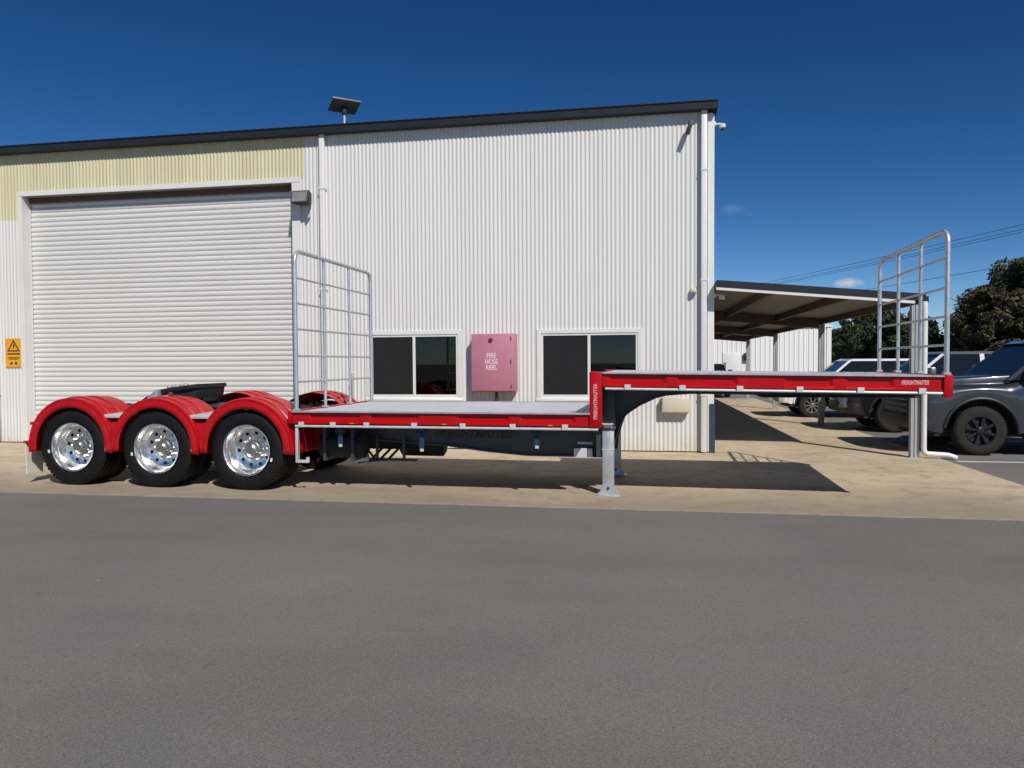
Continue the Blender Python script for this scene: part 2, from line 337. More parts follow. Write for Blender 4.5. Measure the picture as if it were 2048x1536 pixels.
def link(name, me, parent=None, loc=None):
    o = bpy.data.objects.new(name, me); col.objects.link(o)
    if parent: o.parent = parent
    if loc: o.location = loc
    return o
def thing(name, label, cat, loc=(0, 0, 0), rz=0, group=None):
    o = bpy.data.objects.new(name, None); col.objects.link(o); o.location = loc; o.rotation_euler = (0, 0, rz); o.empty_display_size = 0.2
    return tag(o, label, cat, group)
def tag(o, label, cat, group=None):
    o['label'] = label; o['category'] = cat
    if group: o['group'] = group
    return o
def struct(o): o['kind'] = 'structure'; return o
def copy_tree(o, parent=None):
    c = o.copy(); col.objects.link(c); c.parent = parent
    for ch in [q for q in bpy.data.objects if q.parent == o]: copy_tree(ch, c)
    return c
def text(s_, size, mat, parent, name, M4, extrude=0.001, shear=0.0, bold=0.0, width=None, space=1.0):
    cu = bpy.data.curves.new(name, 'FONT'); cu.body = s_; cu.size = size; cu.extrude = extrude; cu.shear = shear; cu.offset = bold
    cu.align_x = 'CENTER'; cu.align_y = 'CENTER'; cu.space_line = space; cu.resolution_u = 2
    tmp = bpy.data.objects.new('tmp', cu); col.objects.link(tmp)
    dg = bpy.context.evaluated_depsgraph_get()
    me = bpy.data.meshes.new_from_object(tmp.evaluated_get(dg)); bpy.data.objects.remove(tmp)
    if width:
        xs = [v.co.x for v in me.vertices]; k = width/(max(xs)-min(xs))
        for v in me.vertices: v.co.x *= k
    me.materials.clear(); me.materials.append(mat)
    o = link(name, me, parent); o.matrix_local = M4
    return o
FRONT = Matrix.Rotation(rad(90), 4, 'X')             # lettering that stands upright and faces -Y
def T(x, y, z): return Matrix.Translation((x, y, z))

# ------------------------------------------------------------------ ground
g = MB(); g.add([(-900, -900, -0.03), (900, -900, -0.03), (900, 900, -0.03), (-900, 900, -0.03)], [(0, 1, 2, 3)])
struct(g.build('ground', GROUNDM, smooth=0))
g = MB(); g.add([(-70, -40, -0.012), (60, -40, -0.012), (60, 48, -0.012), (-70, 48, -0.012)], [(0, 1, 2, 3)])
struct(g.build('road', ASPHALT, smooth=0))
pv = struct(bpy.data.objects.new('pavement', None)); col.objects.link(pv); pv.location = (0, 10, 0)
cutx = [-60, -34, -28, -22, -16.2, -10.7, -5.2, 4.8]
for i in range(len(cutx)-1):                          # apron bays, saw-cut joints between them
    g = MB(); g.box(cutx[i]+0.004, cutx[i+1]-0.004, -1.56, 3.10, -0.10, 0.0); g.build('slab', CONCRETE, pv, smooth=0)
g = MB(); g.box(-60, 1.25, 3.108, 3.5, -0.10, 0.0); g.build('slab', CONCRETE, pv, smooth=0)
cuty = [3.108, 9.3, 15.7, 23.2]
for i in range(3):
    g = MB(); g.box(1.26, 4.85, cuty[i]+0.004, cuty[i+1]-0.004, -0.10, 0.0); g.build('slab', CONCRETE, pv, smooth=0)
ed = [(-60, 8.10)]+[(-24+0.09*i, 8.10+0.010*math.sin(0.9*i)*math.sin(0.23*i)+random.uniform(-0.009, 0.009)) for i in range(319)]+[(4.8, 8.10)]
g = MB(); g.prism(ed+[(4.8, 8.43), (-60, 8.43)], -0.10, 0.003, 'xy')
struct(g.build('gutter_strip', CONCRETE, smooth=0))
for i, y in enumerate((12.72, 16.0, 19.15, 24.4, 27.2)):
    g = MB(); g.box(4.95, 10.2, y-0.05, y+0.05, -0.011, -0.008)
    struct(g.build('parking_line', PAINTW, smooth=0))

# ------------------------------------------------------------------ warehouse
YW = 13.32
wh = thing('warehouse', 'white corrugated steel warehouse with tall roller door and charcoal gutter', 'warehouse', (0, 0, 0))
PITCHC = 0.0762
def corr(x0, x1, z0, z1, y=YW, amp=0.0080, per=8, pitch=PITCHC):
    """one upright corrugated sheet facing -Y"""
    n = max(2, int(round((x1-x0)/pitch*per)))
    v = []
    for i in range(n+1):
        x = x0+(x1-x0)*i/n
        yy = y+amp*math.cos(2*math.pi*x/pitch)
        v += [(x, yy, z0), (x, yy, z1)]
    return v, [(2*i, 2*i+2, 2*i+3, 2*i+1) for i in range(n)]
SH = PITCHC*10
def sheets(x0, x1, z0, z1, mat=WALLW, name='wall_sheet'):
    k = math.floor(x0/SH+1e-6)
    while k*SH < x1-1e-6:
        a, b = max(x0, k*SH), min(x1, (k+1)*SH)
        if b-a > 0.01:
            m = MB(); m.add(*corr(a, b, z0, z1, YW-(0.0016 if k % 2 else 0)))
            m.build(name, mat, wh, smooth=60)
        k += 1
DX0, DX1, DZ = -12.52, -6.58, 5.07          # roller door opening
WZ0, WZ1 = 0.93, 2.19
TOPZ = 5.97
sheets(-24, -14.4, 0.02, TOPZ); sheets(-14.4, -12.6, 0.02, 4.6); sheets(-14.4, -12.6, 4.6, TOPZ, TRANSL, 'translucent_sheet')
sheets(-12.6, -6.33, DZ+0.08, TOPZ, TRANSL, 'translucent_sheet')
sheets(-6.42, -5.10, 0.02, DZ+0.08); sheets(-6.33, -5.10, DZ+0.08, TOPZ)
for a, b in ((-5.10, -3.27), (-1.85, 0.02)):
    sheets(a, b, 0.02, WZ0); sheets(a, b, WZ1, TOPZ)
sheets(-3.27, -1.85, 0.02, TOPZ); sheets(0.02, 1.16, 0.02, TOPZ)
# the other three walls, roof and floor slab
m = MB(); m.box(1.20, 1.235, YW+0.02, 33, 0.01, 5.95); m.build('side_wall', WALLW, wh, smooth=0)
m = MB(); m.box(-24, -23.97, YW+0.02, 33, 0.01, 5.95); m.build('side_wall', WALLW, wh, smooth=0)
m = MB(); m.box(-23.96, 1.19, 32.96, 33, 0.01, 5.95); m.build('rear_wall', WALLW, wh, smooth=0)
m = MB(); m.prism([(13.16, 6.02), (23.1, 7.05), (33.1, 6.02), (33.1, 5.99), (23.1, 7.01), (13.16, 5.985)], -24.1, 1.28, 'yz'); m.build('roof', ROOFD, wh, smooth=0)
# gutter: an open trough with a rolled lip
m = MB(); m.prism([(13.30, 5.93), (13.13, 5.93), (13.12, 6.045), (13.10, 6.055), (13.10, 6.068), (13.125, 6.068), (13.14, 6.05), (13.145, 5.945), (13.285, 5.945), (13.285, 5.98), (13.30, 5.98)], -24.1, 1.31, 'yz'); m.build('gutter', ROOFD, wh, smooth=0)
# barge flashing at the right-hand roof edge
m = MB(); m.prism([(13.16, 6.035), (23.1, 7.07), (33.1, 6.035), (33.1, 5.85), (23.1, 6.88), (13.31, 5.86)], 1.24, 1.30, 'yz'); m.build('barge_flashing', ROOFD, wh, smooth=0)
# corner flashing, corner guard, wall base flashing
m = MB(); m.box(1.15, 1.262, 13.295, 13.31, 0.02, 5.9).box(1.247, 1.262, 13.31, 13.45, 0.02, 5.9); m.build('corner_flashing', TRIMW, wh, bevel=0.003, segs=1)
m = MB(); m.box(1.185, 1.278, 13.275, 13.292, 0.0, 0.86).box(1.265, 1.278, 13.292, 13.42, 0.0, 0.86); m.build('corner_guard', GUARD, wh, bevel=0.003, segs=1)
# downpipes with brackets, each reaching up into the gutter
def downpipe(x, z0=0.02):
    m = MB(); m.box(x-0.05, x+0.05, 13.20, 13.275, z0, 5.93); p = m.build('downpipe', TRIMW, wh, bevel=0.012)
    for z in (1.0, 3.0, 4.9):
        b = MB(); b.box(x-0.058, x+0.058, 13.19, 13.31, z, z+0.03); b.build('pipe_bracket', TRIMW, p, bevel=0.002, segs=1)
downpipe(1.085); downpipe(-5.93); downpipe(-13.2)
# door trim
m = MB(); m.box(-12.62, DX0, 13.285, 13.315, 0.0, DZ); m.build('door_jamb', TRIMW, wh, bevel=0.004, segs=1)
m = MB(); m.box(DX0-0.02, DX0, 13.316, 13.50, 0.0, DZ-0.001); m.build('door_reveal', TRIMW, wh, smooth=0)
m = MB(); m.box(DX1, -6.41, 13.285, 13.315, 0.0, DZ); m.build('door_jamb', TRIMW, wh, bevel=0.004, segs=1)
m = MB(); m.box(DX1, DX1+0.02, 13.316, 13.50, 0.0, DZ-0.001); m.build('door_reveal', TRIMW, wh, smooth=0)
m = MB(); m.box(-12.62, -6.41, 13.28, 13.312, DZ+0.002, DZ+0.10); m.build('door_head', TRIMW, wh, bevel=0.004, segs=1)
m = MB(); m.box(DX0, DX1, 13.316, 13.60, DZ, DZ+0.03); m.build('door_soffit', PLASTIC, wh, smooth=0)
# roller door: every slat a piece of its own
rdoor = bpy.data.objects.new('roller_door', None); col.objects.link(rdoor); rdoor.parent = wh; rdoor.location = ((DX0+DX1)/2, 13.535, 0.0)
hw = (DX1-DX0)/2+0.02
SP = 0.1005
m = MB()
prof = []
for k in range(9):                                  # bulged face, then the tucked-in hook below it
    a = k/8; prof.append((-0.017*math.sin(math.pi*(0.08+0.84*a))**0.8, 0.014+a*(SP-0.018)))
prof = [(0.004, 0.0), (0.004, 0.010)]+prof+[(0.004, SP-0.002)]
m.add([(x, p[0], p[1]) for p in prof for x in (-hw, hw)], [(2*i, 2*i+1, 2*i+3, 2*i+2) for i in range(len(prof)-1)])
slat = m.mesh('slat', DOORW, smooth=40)
for i in range(51):
    z = 0.05+i*SP
    if z > DZ+0.02: break
    link('slat', slat, rdoor, (0, 0, z))
m = MB(); m.box(-hw, hw, -0.03, 0.03, 0.005, 0.05); m.build('bottom_rail', DOORW, rdoor, bevel=0.004)
m = MB(); m.box(-hw+0.05, hw-0.05, -0.075, -0.035, DZ-0.10, DZ-0.001); m.build('head_shade_strip', BEAM, rdoor, smooth=0)  # dark brown strip added to deepen the shadow band under the door head
for s_ in (-1, 1):
    m = MB(); m.box(s_*hw-0.045, s_*hw+0.028, -0.045, -0.02, 0.0, DZ); m.build('guide_track', DOORW, rdoor, bevel=0.003, segs=1)

def window(x0, x1, z0, z1, blind):
    """two-pane sliding window with its flashing, sill, room and blind behind"""
    wd = bpy.data.objects.new('window', None); col.objects.link(wd); wd.parent = wh; wd.location = ((x0+x1)/2, YW, (z0+z1)/2)
    cx, cz, hx, hz = (x0+x1)/2, (z0+z1)/2, (x1-x0)/2, (z1-z0)/2
    t = 0.075
    for (a, b, c, d) in ((-hx, hx, hz-t, hz), (-hx, -hx+t, -hz+t, hz-t), (hx-t, hx, -hz+t, hz-t)):
        m = MB(); m.box(a, b, -0.028, 0.012, c, d); m.build('flashing', TRIMW, wd, bevel=0.003, segs=1)
    m = MB(); m.prism([(-0.06, -hz), (0.012, -hz), (0.012, -hz+t), (-0.012, -hz+t), (-0.06, -hz+0.03)], -hx-0.015, hx+0.015, 'yz'); m.build('sill', TRIMW, wd, bevel=0.003, segs=1)
    a = hx-t; b = hz-t; f = 0.04
    for (p, q, r_, s_) in ((-a, a, b-f, b), (-a, a, -b, -b+f), (-a, -a+f, -b+f, b-f), (a-f, a, -b+f, b-f), (-0.025, 0.025, -b+f, b-f)):
        m = MB(); m.box(p, q, -0.012, 0.05, r_, s_); m.build('frame', ALU, wd, bevel=0.003, segs=1)
    for k, (p, q) in enumerate(((-a+f, -0.026), (0.026, a-f))):
        yy = 0.030-0.016*k
        m = MB(); m.box(p, q, yy, yy+0.005, -b+f, b-f); m.build('pane', GLASS, wd, smooth=0)
        if k == 0:
            m = MB(); m.box(p+0.004, q-0.004, 0.006, 0.009, -b+f+0.004, b-f-0.004); m.build('insect_screen', SCREEN, wd, smooth=0)
        if k == 1:
            m = MB(); m.box(p+0.03, q-0.03, 0.11, 0.115, -b+f+blind, b-f); m.build('blind', BLIND, wd, smooth=0)
    m = MB(); X0, X1, Y0, Y1, Z0, Z1 = -hx-0.1, hx+0.1, 0.052, 2.2, -hz-0.3, hz+0.2
    m.add([(X0, Y0, Z0), (X1, Y0, Z0), (X1, Y1, Z0), (X0, Y1, Z0), (X0, Y0, Z1), (X1, Y0, Z1), (X1, Y1, Z1), (X0, Y1, Z1)],
          [(0, 3, 2, 1), (4, 5, 6, 7), (1, 2, 6, 5), (2, 3, 7, 6), (3, 0, 4, 7)]); m.build('room', ROOM, wd, smooth=0)
    m = MB(); m.box(-hx+0.2, hx-0.25, 0.45, 1.1, -hz-0.10, -hz-0.06).box(hx-0.85, hx-0.45, 0.5, 0.75, -hz-0.06, -hz+0.16).box(hx-0.4, hx-0.3, 0.42, 0.5, -hz-0.06, -hz+0.13); m.build('desk', PLASTIC, wd, smooth=0)
window(-5.11, -3.26, 0.90, 2.21, 0.14)
window(-1.86, 0.03, 0.90, 2.20, 0.02)

# ------------------------------------------------------------------ fittings on the warehouse wall
cab = thing('fire_cabinet', 'faded pink fire hose cabinet mounted on the wall between the windows', 'cabinet', (-2.62, YW, 1.60))
BD = 0.27
m = MB(); m.box(-0.405, 0.405, -BD+0.012, -0.012, -0.525, 0.525); m.build('body', PINK, cab, bevel=0.012)
m = MB(); m.box(-0.398, 0.398, -BD-0.010, -BD+0.010, -0.505, 0.518); dr = m.build('door', PINK, cab, bevel=0.006)
m = MB(); m.lathe([(-BD-0.03, 0.0), (-BD-0.03, 0.034), (-BD-0.008, 0.04)], (-0.045, 0, 0.41), 'y', 16); m.build('latch', PINKD, dr)
for z in (0.43, 0.02, -0.43):
    m = MB(); m.box(0.318, 0.336, -BD-0.018, -BD-0.009, z-0.035, z+0.035); m.build('hinge', PINKD, dr, bevel=0.002, segs=1)
text('FIRE\nHOSE\nREEL', 0.125, LETP, dr, 'lettering', T(-0.03, -BD-0.0115, 0.02) @ FRONT, 0.0006, bold=0.004, width=0.24, space=0.86)
m = MB(); m.tube([(0.03, -0.13, -0.525), (0.03, -0.13, -1.6)], 0.03, 12); m.build('supply_pipe', PINKD, cab)

sg = thing('warning_sign', 'orange warning sign with black triangle on the wall beside the roller door', 'sign', (-12.80, YW-0.02, 1.866))
m = MB(); m.box(-0.2, 0.2, -0.004, 0.003, -0.30, 0.30); pl = m.build('plate', ORANGE, sg, bevel=0.002, segs=1)
m = MB()
tri = [(-0.15, 0.03), (0.15, 0.03), (0, 0.28)]; tin = [(-0.105, 0.055), (0.105, 0.055), (0, 0.225)]
for i in range(3):
    j = (i+1) % 3; m.add([(p[0], -0.0055, p[1]) for p in (tri[i], tri[j], tin[j], tin[i])], [(0, 1, 2, 3)])
m.build('triangle', BLACK, pl, smooth=0)
m = MB(); m.add([(p[0], -0.0055, p[1]) for p in ((0.0, 0.185), (0.028, 0.185), (0.010, 0.135), (0.035, 0.135), (-0.015, 0.065), (0.002, 0.118), (-0.022, 0.118))], [(0, 1, 2, 3, 4, 5, 6)]); m.build('pictogram', BLACK, pl, smooth=0)
for z, hh, x0, x1 in ((-0.02, 0.014, -0.15, 0.15), (-0.10, 0.010, -0.14, 0.14), (-0.13, 0.006, -0.12, 0.1)):
    m = MB(); m.box(x0, x1, -0.0058, -0.0042, z-hh, z+hh); m.build('print_line', BLACK, pl, smooth=0)
for x in (-0.06, 0.05):
    m = MB(); m.lathe([(-0.0058, 0.0), (-0.0058, 0.028), (-0.0042, 0.028)], (x, 0, -0.215), 'y', 14); m.build('print_mark', BLACK, pl, smooth=0)

fl = thing('floodlight', 'grey floodlight with tilted face on the wall beside the roller door', 'floodlight', (-6.31, YW, 4.72))
m = MB(); m.hexa([(-0.17, -0.30, -0.10), (0.17, -0.30, -0.10), (0.15, -0.06, -0.09), (-0.15, -0.06, -0.09)], [(-0.17, -0.22, 0.15), (0.17, -0.22, 0.15), (0.15, -0.05, 0.12), (-0.15, -0.05, 0.12)]); m.build('housing', DARKP, fl, bevel=0.008)
m = MB(); m.hexa([(-0.145, -0.309, -0.075), (0.145, -0.309, -0.075), (0.145, -0.297, -0.072), (-0.145, -0.297, -0.072)], [(-0.145, -0.239, 0.125), (0.145, -0.239, 0.125), (0.145, -0.229, 0.128), (-0.145, -0.229, 0.128)]); m.build('lens', PLASTIC, fl, smooth=0)
m = MB(); m.box(-0.05, 0.05, -0.07, -0.005, -0.05, 0.05).box(0.165, 0.215, -0.32, -0.20, -0.12, -0.09); m.build('bracket', DARKP, fl, bevel=0.004)
def camera_fitting(x, y, z, label):
    c = thing('security_camera', label, 'camera', (x, y, z))
    m = MB(); m.lathe([(0, 0.0), (0, 0.045), (0.03, 0.045), (0.03, 0.0)], (0, 0, 0), 'x', 14).tube([(0.03, 0, 0), (0.13, 0, 0)], 0.018, 8); m.build('arm', TRIMW, c)
    m = MB(); m.lathe([(-0.05, 0.0), (-0.05, 0.03), (-0.03, 0.055), (0.03, 0.055), (0.03, 0.0)], (0.14, 0, -0.035), 'z', 14); m.build('dome', TRIMW, c)
    m = MB(); m.lathe([(-0.075, 0.0), (-0.07, 0.022), (-0.05, 0.036)], (0.14, 0, -0.035), 'z', 12); m.build('lens', DARKP, c)
camera_fitting(1.262, 13.36, 5.72, 'white security camera high on the warehouse corner under the gutter')
camera_fitting(1.262, 13.36, 2.76, 'white security camera on the warehouse corner beneath the carport roof')
hn = thing('alarm_siren', 'small dark siren hanging on the wall just below the gutter', 'siren', (0.83, YW, 5.69))
m = MB(); m.hexa([(-0.075, -0.24, -0.17), (-0.005, -0.24, -0.19), (0.0, -0.15, -0.19), (-0.07, -0.15, -0.17)], [(0.0, -0.24, 0.05), (0.07, -0.24, 0.03), (0.07, -0.12, 0.03), (0.0, -0.12, 0.05)]); m.build('housing', DARKP, hn, bevel=0.01)
m = MB(); m.tube([(0.03, -0.005, 0.06), (0.04, -0.08, 0.06), (0.035, -0.16, 0.03)], 0.016, 8); m.build('bracket', DARKP, hn)
se = thing('motion_sensor', 'small beige motion sensor on the wall beside the corner downpipe', 'sensor', (0.91, YW, 2.83))
m = MB(); m.box(-0.05, 0.05, -0.10, -0.009, -0.05, 0.05); m.build('housing', BEIGE, se, bevel=0.012)
m = MB(); m.box(-0.035, 0.035, -0.112, -0.098, -0.045, -0.01); m.build('lens', PLASTIC, se, bevel=0.004)
mb_ = thing('meter_box', 'beige meter box low on the wall under the raised deck', 'meter box', (0.60, YW, 0.845))
m = MB(); m.box(-0.235, 0.235, -0.17, -0.009, -0.14, 0.14); m.build('body', BEIGE, mb_, bevel=0.01)
m = MB(); m.box(-0.222, 0.222, -0.18, -0.168, -0.125, 0.13); m.build('lid', BEIGE, mb_, bevel=0.005)
tp = thing('garden_tap', 'small metal tap on a pipe on the wall behind the rear headboard', 'tap', (-5.40, YW, 1.0))
m = MB(); m.tube([(0, -0.03, -0.98), (0, -0.03, 0.32), (0, -0.06, 0.35), (0, -0.12, 0.34), (0, -0.14, 0.28)], 0.013, 8); m.build('spout', GALV, tp)
m = MB(); m.tube([(-0.05, -0.06, 0.40), (0.05, -0.06, 0.40)], 0.010, 8).tube([(0, -0.06, 0.35), (0, -0.06, 0.405)], 0.009, 8); m.build('handle', GALV, tp)
ds = thing('satellite_dish', 'flat rectangular satellite dish on a mast on the warehouse roof', 'dish', (-6.2, 15.0, 6.2))
m = MB(); m.tube([(0, 0, 0), (0, 0, 0.75)], 0.03, 10); m.build('mast', GALV, ds)
pn = MB(); pn.box(-0.30, 0.30, -0.24, 0.24, -0.02, 0.02); po = pn.build('panel', PLASTIC, ds, bevel=0.015)
po.matrix_local = T(0, 0, 0.88) @ Matrix.Rotation(rad(38), 4, 'Z') @ Matrix.Rotation(rad(-16), 4, 'X')
m = MB(); m.lathe([(0.70, 0.0), (0.70, 0.06), (0.78, 0.08), (0.86, 0.06), (0.86, 0)], (0, 0, 0), 'z', 14); m.build('motor', DARKP, ds)
m = MB(); m.tube([(0.03, 0, 0.55), (0.18, -0.1, 0.38), (0.45, -0.3, 0.02)], 0.01, 6); m.build('cable', DARKP, ds)

# ------------------------------------------------------------------ carport
cp = thing('carport', 'open lean-to carport with dark roof edge beside the warehouse', 'carport', (0, 0, 0))
CX0, CX1, CY0, CY1 = 1.27, 4.50, 13.0, 32.6
def rz_(x): return 2.955-(x-CX0)*0.0945
m = MB(); n = int((CX1-CX0)/0.19)
nn = int((CY1-CY0)/0.19)
v = []; f = []
for i in range(nn*2+1):
    y = CY0+(CY1-CY0)*i/(nn*2); dz = 0.0 if i % 2 else 0.018
    v += [(CX0, y, rz_(CX0)+dz), (CX1+0.05, y, rz_(CX1+0.05)+dz)]
f = [(2*i, 2*i+1, 2*i+3, 2*i+2) for i in range(nn*2)]
m.add(v, f); m.build('roof_sheet', ROOFD, cp, smooth=0)
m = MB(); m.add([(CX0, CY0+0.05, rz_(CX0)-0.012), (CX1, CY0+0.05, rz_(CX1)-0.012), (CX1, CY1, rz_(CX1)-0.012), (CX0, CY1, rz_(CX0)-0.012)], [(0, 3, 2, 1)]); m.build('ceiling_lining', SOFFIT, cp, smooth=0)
m = MB(); m.hexa([(CX0, CY0-0.03, rz_(CX0)-0.085), (CX1+0.06, CY0-0.03, rz_(CX1)-0.085), (CX1+0.06, CY0, rz_(CX1)-0.085), (CX0, CY0, rz_(CX0)-0.085)], [(CX0, CY0-0.03, rz_(CX0)+0.03), (CX1+0.06, CY0-0.03, rz_(CX1)+0.03), (CX1+0.06, CY0, rz_(CX1)+0.03), (CX0, CY0, rz_(CX0)+0.03)]); m.build('fascia', ROOFD, cp, smooth=0)
m = MB(); m.hexa([(CX0, CY0-0.02, rz_(CX0)-0.135), (CX1-0.1, CY0-0.02, rz_(CX1-0.1)-0.135), (CX1-0.1, CY0+0.04, rz_(CX1-0.1)-0.135), (CX0, CY0+0.04, rz_(CX0)-0.135)], [(CX0, CY0-0.02, rz_(CX0)-0.087), (CX1-0.1, CY0-0.02, rz_(CX1-0.1)-0.087), (CX1-0.1, CY0+0.04, rz_(CX1-0.1)-0.087), (CX0, CY0+0.04, rz_(CX0)-0.087)]); m.build('front_trim', TRIMW, cp, smooth=0)
m = MB(); m.box(CX1+0.0, CX1+0.11, CY0-0.02, CY1, rz_(CX1)-0.11, rz_(CX1)-0.005); m.build('gutter', ROOFD, cp, bevel=0.01)
for x in (2.16, 3.36, 4.44):
    m = MB(); z = rz_(x)-0.016; h = 0.14 if x < 4 else 0.13
    m.box(x-0.035, x+0.035, CY0+0.06, CY1-0.03, z-h, z); m.build('purlin', BEAM, cp, smooth=0)
for k in range(4):
    y = 13.06+6.35*k
    if k:
        m = MB(); m.hexa([(CX0, y-0.04, rz_(CX0)-0.25), (4.4, y-0.04, rz_(4.4)-0.25), (4.4, y+0.04, rz_(4.4)-0.25), (CX0, y+0.04, rz_(CX0)-0.25)], [(CX0, y-0.04, rz_(CX0)-0.017), (4.4, y-0.04, rz_(4.4)-0.017), (4.4, y+0.04, rz_(4.4)-0.017), (CX0, y+0.04, rz_(CX0)-0.017)]); m.build('rafter', BEAM, cp, smooth=0)
    # cold-formed post with two flutes on its face
    a = 0.067; zt = rz_(4.43)-0.15
    pr = [(-a, -0.05), (-0.045, -0.05), (-0.035, -0.035), (-0.015, -0.035), (-0.008, -0.05), (0.008, -0.05), (0.015, -0.035), (0.035, -0.035), (0.045, -0.05), (a, -0.05), (a, 0.05), (-a, 0.05)]
    m = MB(); m.prism([(4.43+p[0], y+p[1]) for p in pr], 0.0, zt, 'xy'); po = m.build('post', POSTG, cp, smooth=0)
    m = MB(); m.box(4.43-0.11, 4.43+0.11, y-0.09, y+0.09, 0.0, 0.012); m.build('base_plate', POSTG, po, bevel=0.002, segs=1)
m = MB(); m.tube([(4.547, 12.99, rz_(CX1)-0.10), (4.547, 12.97, 2.4), (4.547, 12.97, 2.2), (4.547, 12.97, 0.16), (4.56, 12.97, 0.10), (4.60, 12.97, 0.075), (4.80, 12.96, 0.065), (4.90, 12.95, 0.06), (4.98, 12.94, 0.035), (5.03, 12.93, 0.012)], 0.043, 14); m.build('downpipe', TRIMW, cp)

# ------------------------------------------------------------------ the trailer (local x forward, y across from the near side, z up)
tl = thing('drop_deck_trailer', 'red drop deck semi trailer with three axles and two galvanised headboards', 'trailer', (-4.929, 8.562, 0.0), rad(-1.5))
WID = 2.5
AX = (0.01, -1.28, -2.545)
def dz(s): return -0.0128*(s-4.5) if s > 4.5 else 0.0
# --- wheels
tyre_prof = [(0.045, 0.310), (0.030, 0.322), (0.012, 0.350), (0.004, 0.385), (0.003, 0.425), (0.010, 0.462), (0.022, 0.490), (0.040, 0.504), (0.062, 0.5095), (0.064, 0.496), (0.074, 0.496), (0.076, 0.511), (0.118, 0.512), (0.120, 0.498), (0.132, 0.498), (0.134, 0.512)]
tyre_prof = tyre_prof+[(0.27-a, r) for a, r in reversed(tyre_prof[:-2])]
m = MB(); m.lathe(tyre_prof, (0, 0, 0), 'y', 56)
for k in range(56):                                   # shoulder lugs
    a = 2*math.pi*(k+0.5)/56
    for y0, y1 in ((0.026, 0.058), (0.212, 0.244)):
        p = []
        for (r, y) in ((0.497, y0), (0.5135, y0+0.006), (0.5135, y1), (0.497, y1)):
            p.append((r, y))
        da = 0.030
        vs_ = [(math.cos(a+q)*r, y, math.sin(a+q)*r) for q in (-da, da) for r, y in p]
        m.add(vs_, [(0, 1, 2, 3), (7, 6, 5, 4), (0, 4, 5, 1), (1, 5, 6, 2), (2, 6, 7, 3)])
tyre_me = m.mesh('tyre', TYRE, smooth=40)
# polished rim: rolled flange, stepped barrel, deep dish with ten hand holes
m = MB(); m.lathe([(0.040, 0.308), (0.018, 0.322), (0.008, 0.327), (0.006, 0.320), (0.014, 0.308), (0.045, 0.294), (0.075, 0.289), (0.085, 0.278), (0.150, 0.272), (0.172, 0.258)], (0, 0, 0), 'y', 60)
NS = 60; bands = [(0.172, 0.258), (0.182, 0.228), (0.190, 0.190), (0.192, 0.172)]
o = len(m.v)
for (t_, r) in bands:
    for k in range(NS):
        a = 2*math.pi*k/NS; m.v.append((math.cos(a)*r, t_, math.sin(a)*r))
for i in range(3):
    for k in range(NS):
        if i == 1 and k % 6 in (2, 3): continue
        m.f.append((o+i*NS+k, o+i*NS+(k+1) % NS, o+(i+1)*NS+(k+1) % NS, o+(i+1)*NS+k))
m.lathe([(0.192, 0.172), (0.187, 0.165), (0.187, 0.112)], (0, 0, 0), 'y', 60)
rim_me = m.mesh('rim', POLISH, smooth=30)
m = MB(); m.lathe([(0.187, 0.112), (0.150, 0.106), (0.142, 0.092), (0.105, 0.084), (0.096, 0.066), (0.085, 0.055), (0.083, 0.0)], (0, 0, 0), 'y', 28); hub_me = m.mesh('hub', HUBS, smooth=35)
m = MB(); m.lathe([(0.188, 0.016), (0.155, 0.016), (0.150, 0.010), (0.150, 0.0)], (0, 0, 0), 'y', 6); stud_me = m.mesh('wheel_nut', POLISH, smooth=30)
m = MB(); m.lathe([(0.21, 0.0), (0.21, 0.24), (0.30, 0.25)], (0, 0, 0), 'y', 28); drum_me = m.mesh('brake_drum', BLK, smooth=30)
m = MB(); m.box(0.352, 0.378, 0.0, 0.006, -0.022, 0.022); mark_me = m.mesh('sidewall_mark', LETW, smooth=0)
def wheel(s, side, inner, marka=0.0):
    wo = bpy.data.objects.new('wheel', None); col.objects.link(wo); wo.parent = tl
    off = 0.31 if inner else 0.0
    if side == 0: wo.location = (s, 0.02+off, 0.5115)
    else: wo.location = (s, WID-0.02-off, 0.5115); wo.rotation_euler = (0, 0, math.pi)
    t_ = link('tyre', tyre_me, wo); t_.rotation_euler = (0, random.random()*6, 0)
    if inner: return
    r_ = link('rim', rim_me, wo); r_.rotation_euler = (0, rad(11+37*s), 0)
    link('hub', hub_me, wo); link('brake_drum', drum_me, wo)
    for k in range(10):
        a = 2*math.pi*k/10; link('wheel_nut', stud_me, wo, (math.cos(a)*0.143, 0, math.sin(a)*0.143))
    mk = link('sidewall_mark', mark_me, wo); mk.rotation_euler = (0, marka, 0)
for i, s in enumerate(AX):
    mk = (rad(18), rad(168), rad(170))[i]
    for side in (0, 1):
        wheel(s, side, False, mk); wheel(s, side, True)
    m = MB(); m.tube([(s, 0.62, 0.5115), (s, WID-0.62, 0.5115)], 0.068, 14); m.build('axle', CHAS, tl)
    for y in (0.80, 1.70):
        m = MB(); m.prism([(s-0.10, 0.40), (s+0.16, 0.44), (s+0.62, 0.60), (s+0.62, 0.72), (s+0.50, 0.72), (s+0.10, 0.60), (s-0.30, 0.56), (s-0.30, 0.46)], y-0.05, y+0.05); m.build('trailing_arm', CHAS, tl, bevel=0.01)
        m = MB(); m.lathe([(0.55, 0.0), (0.55, 0.10), (0.60, 0.13), (0.68, 0.12), (0.74, 0.13), (0.79, 0.10), (0.79, 0.0)], (s-0.28, y, 0), 'z', 16); m.build('air_bag', BLK, tl)
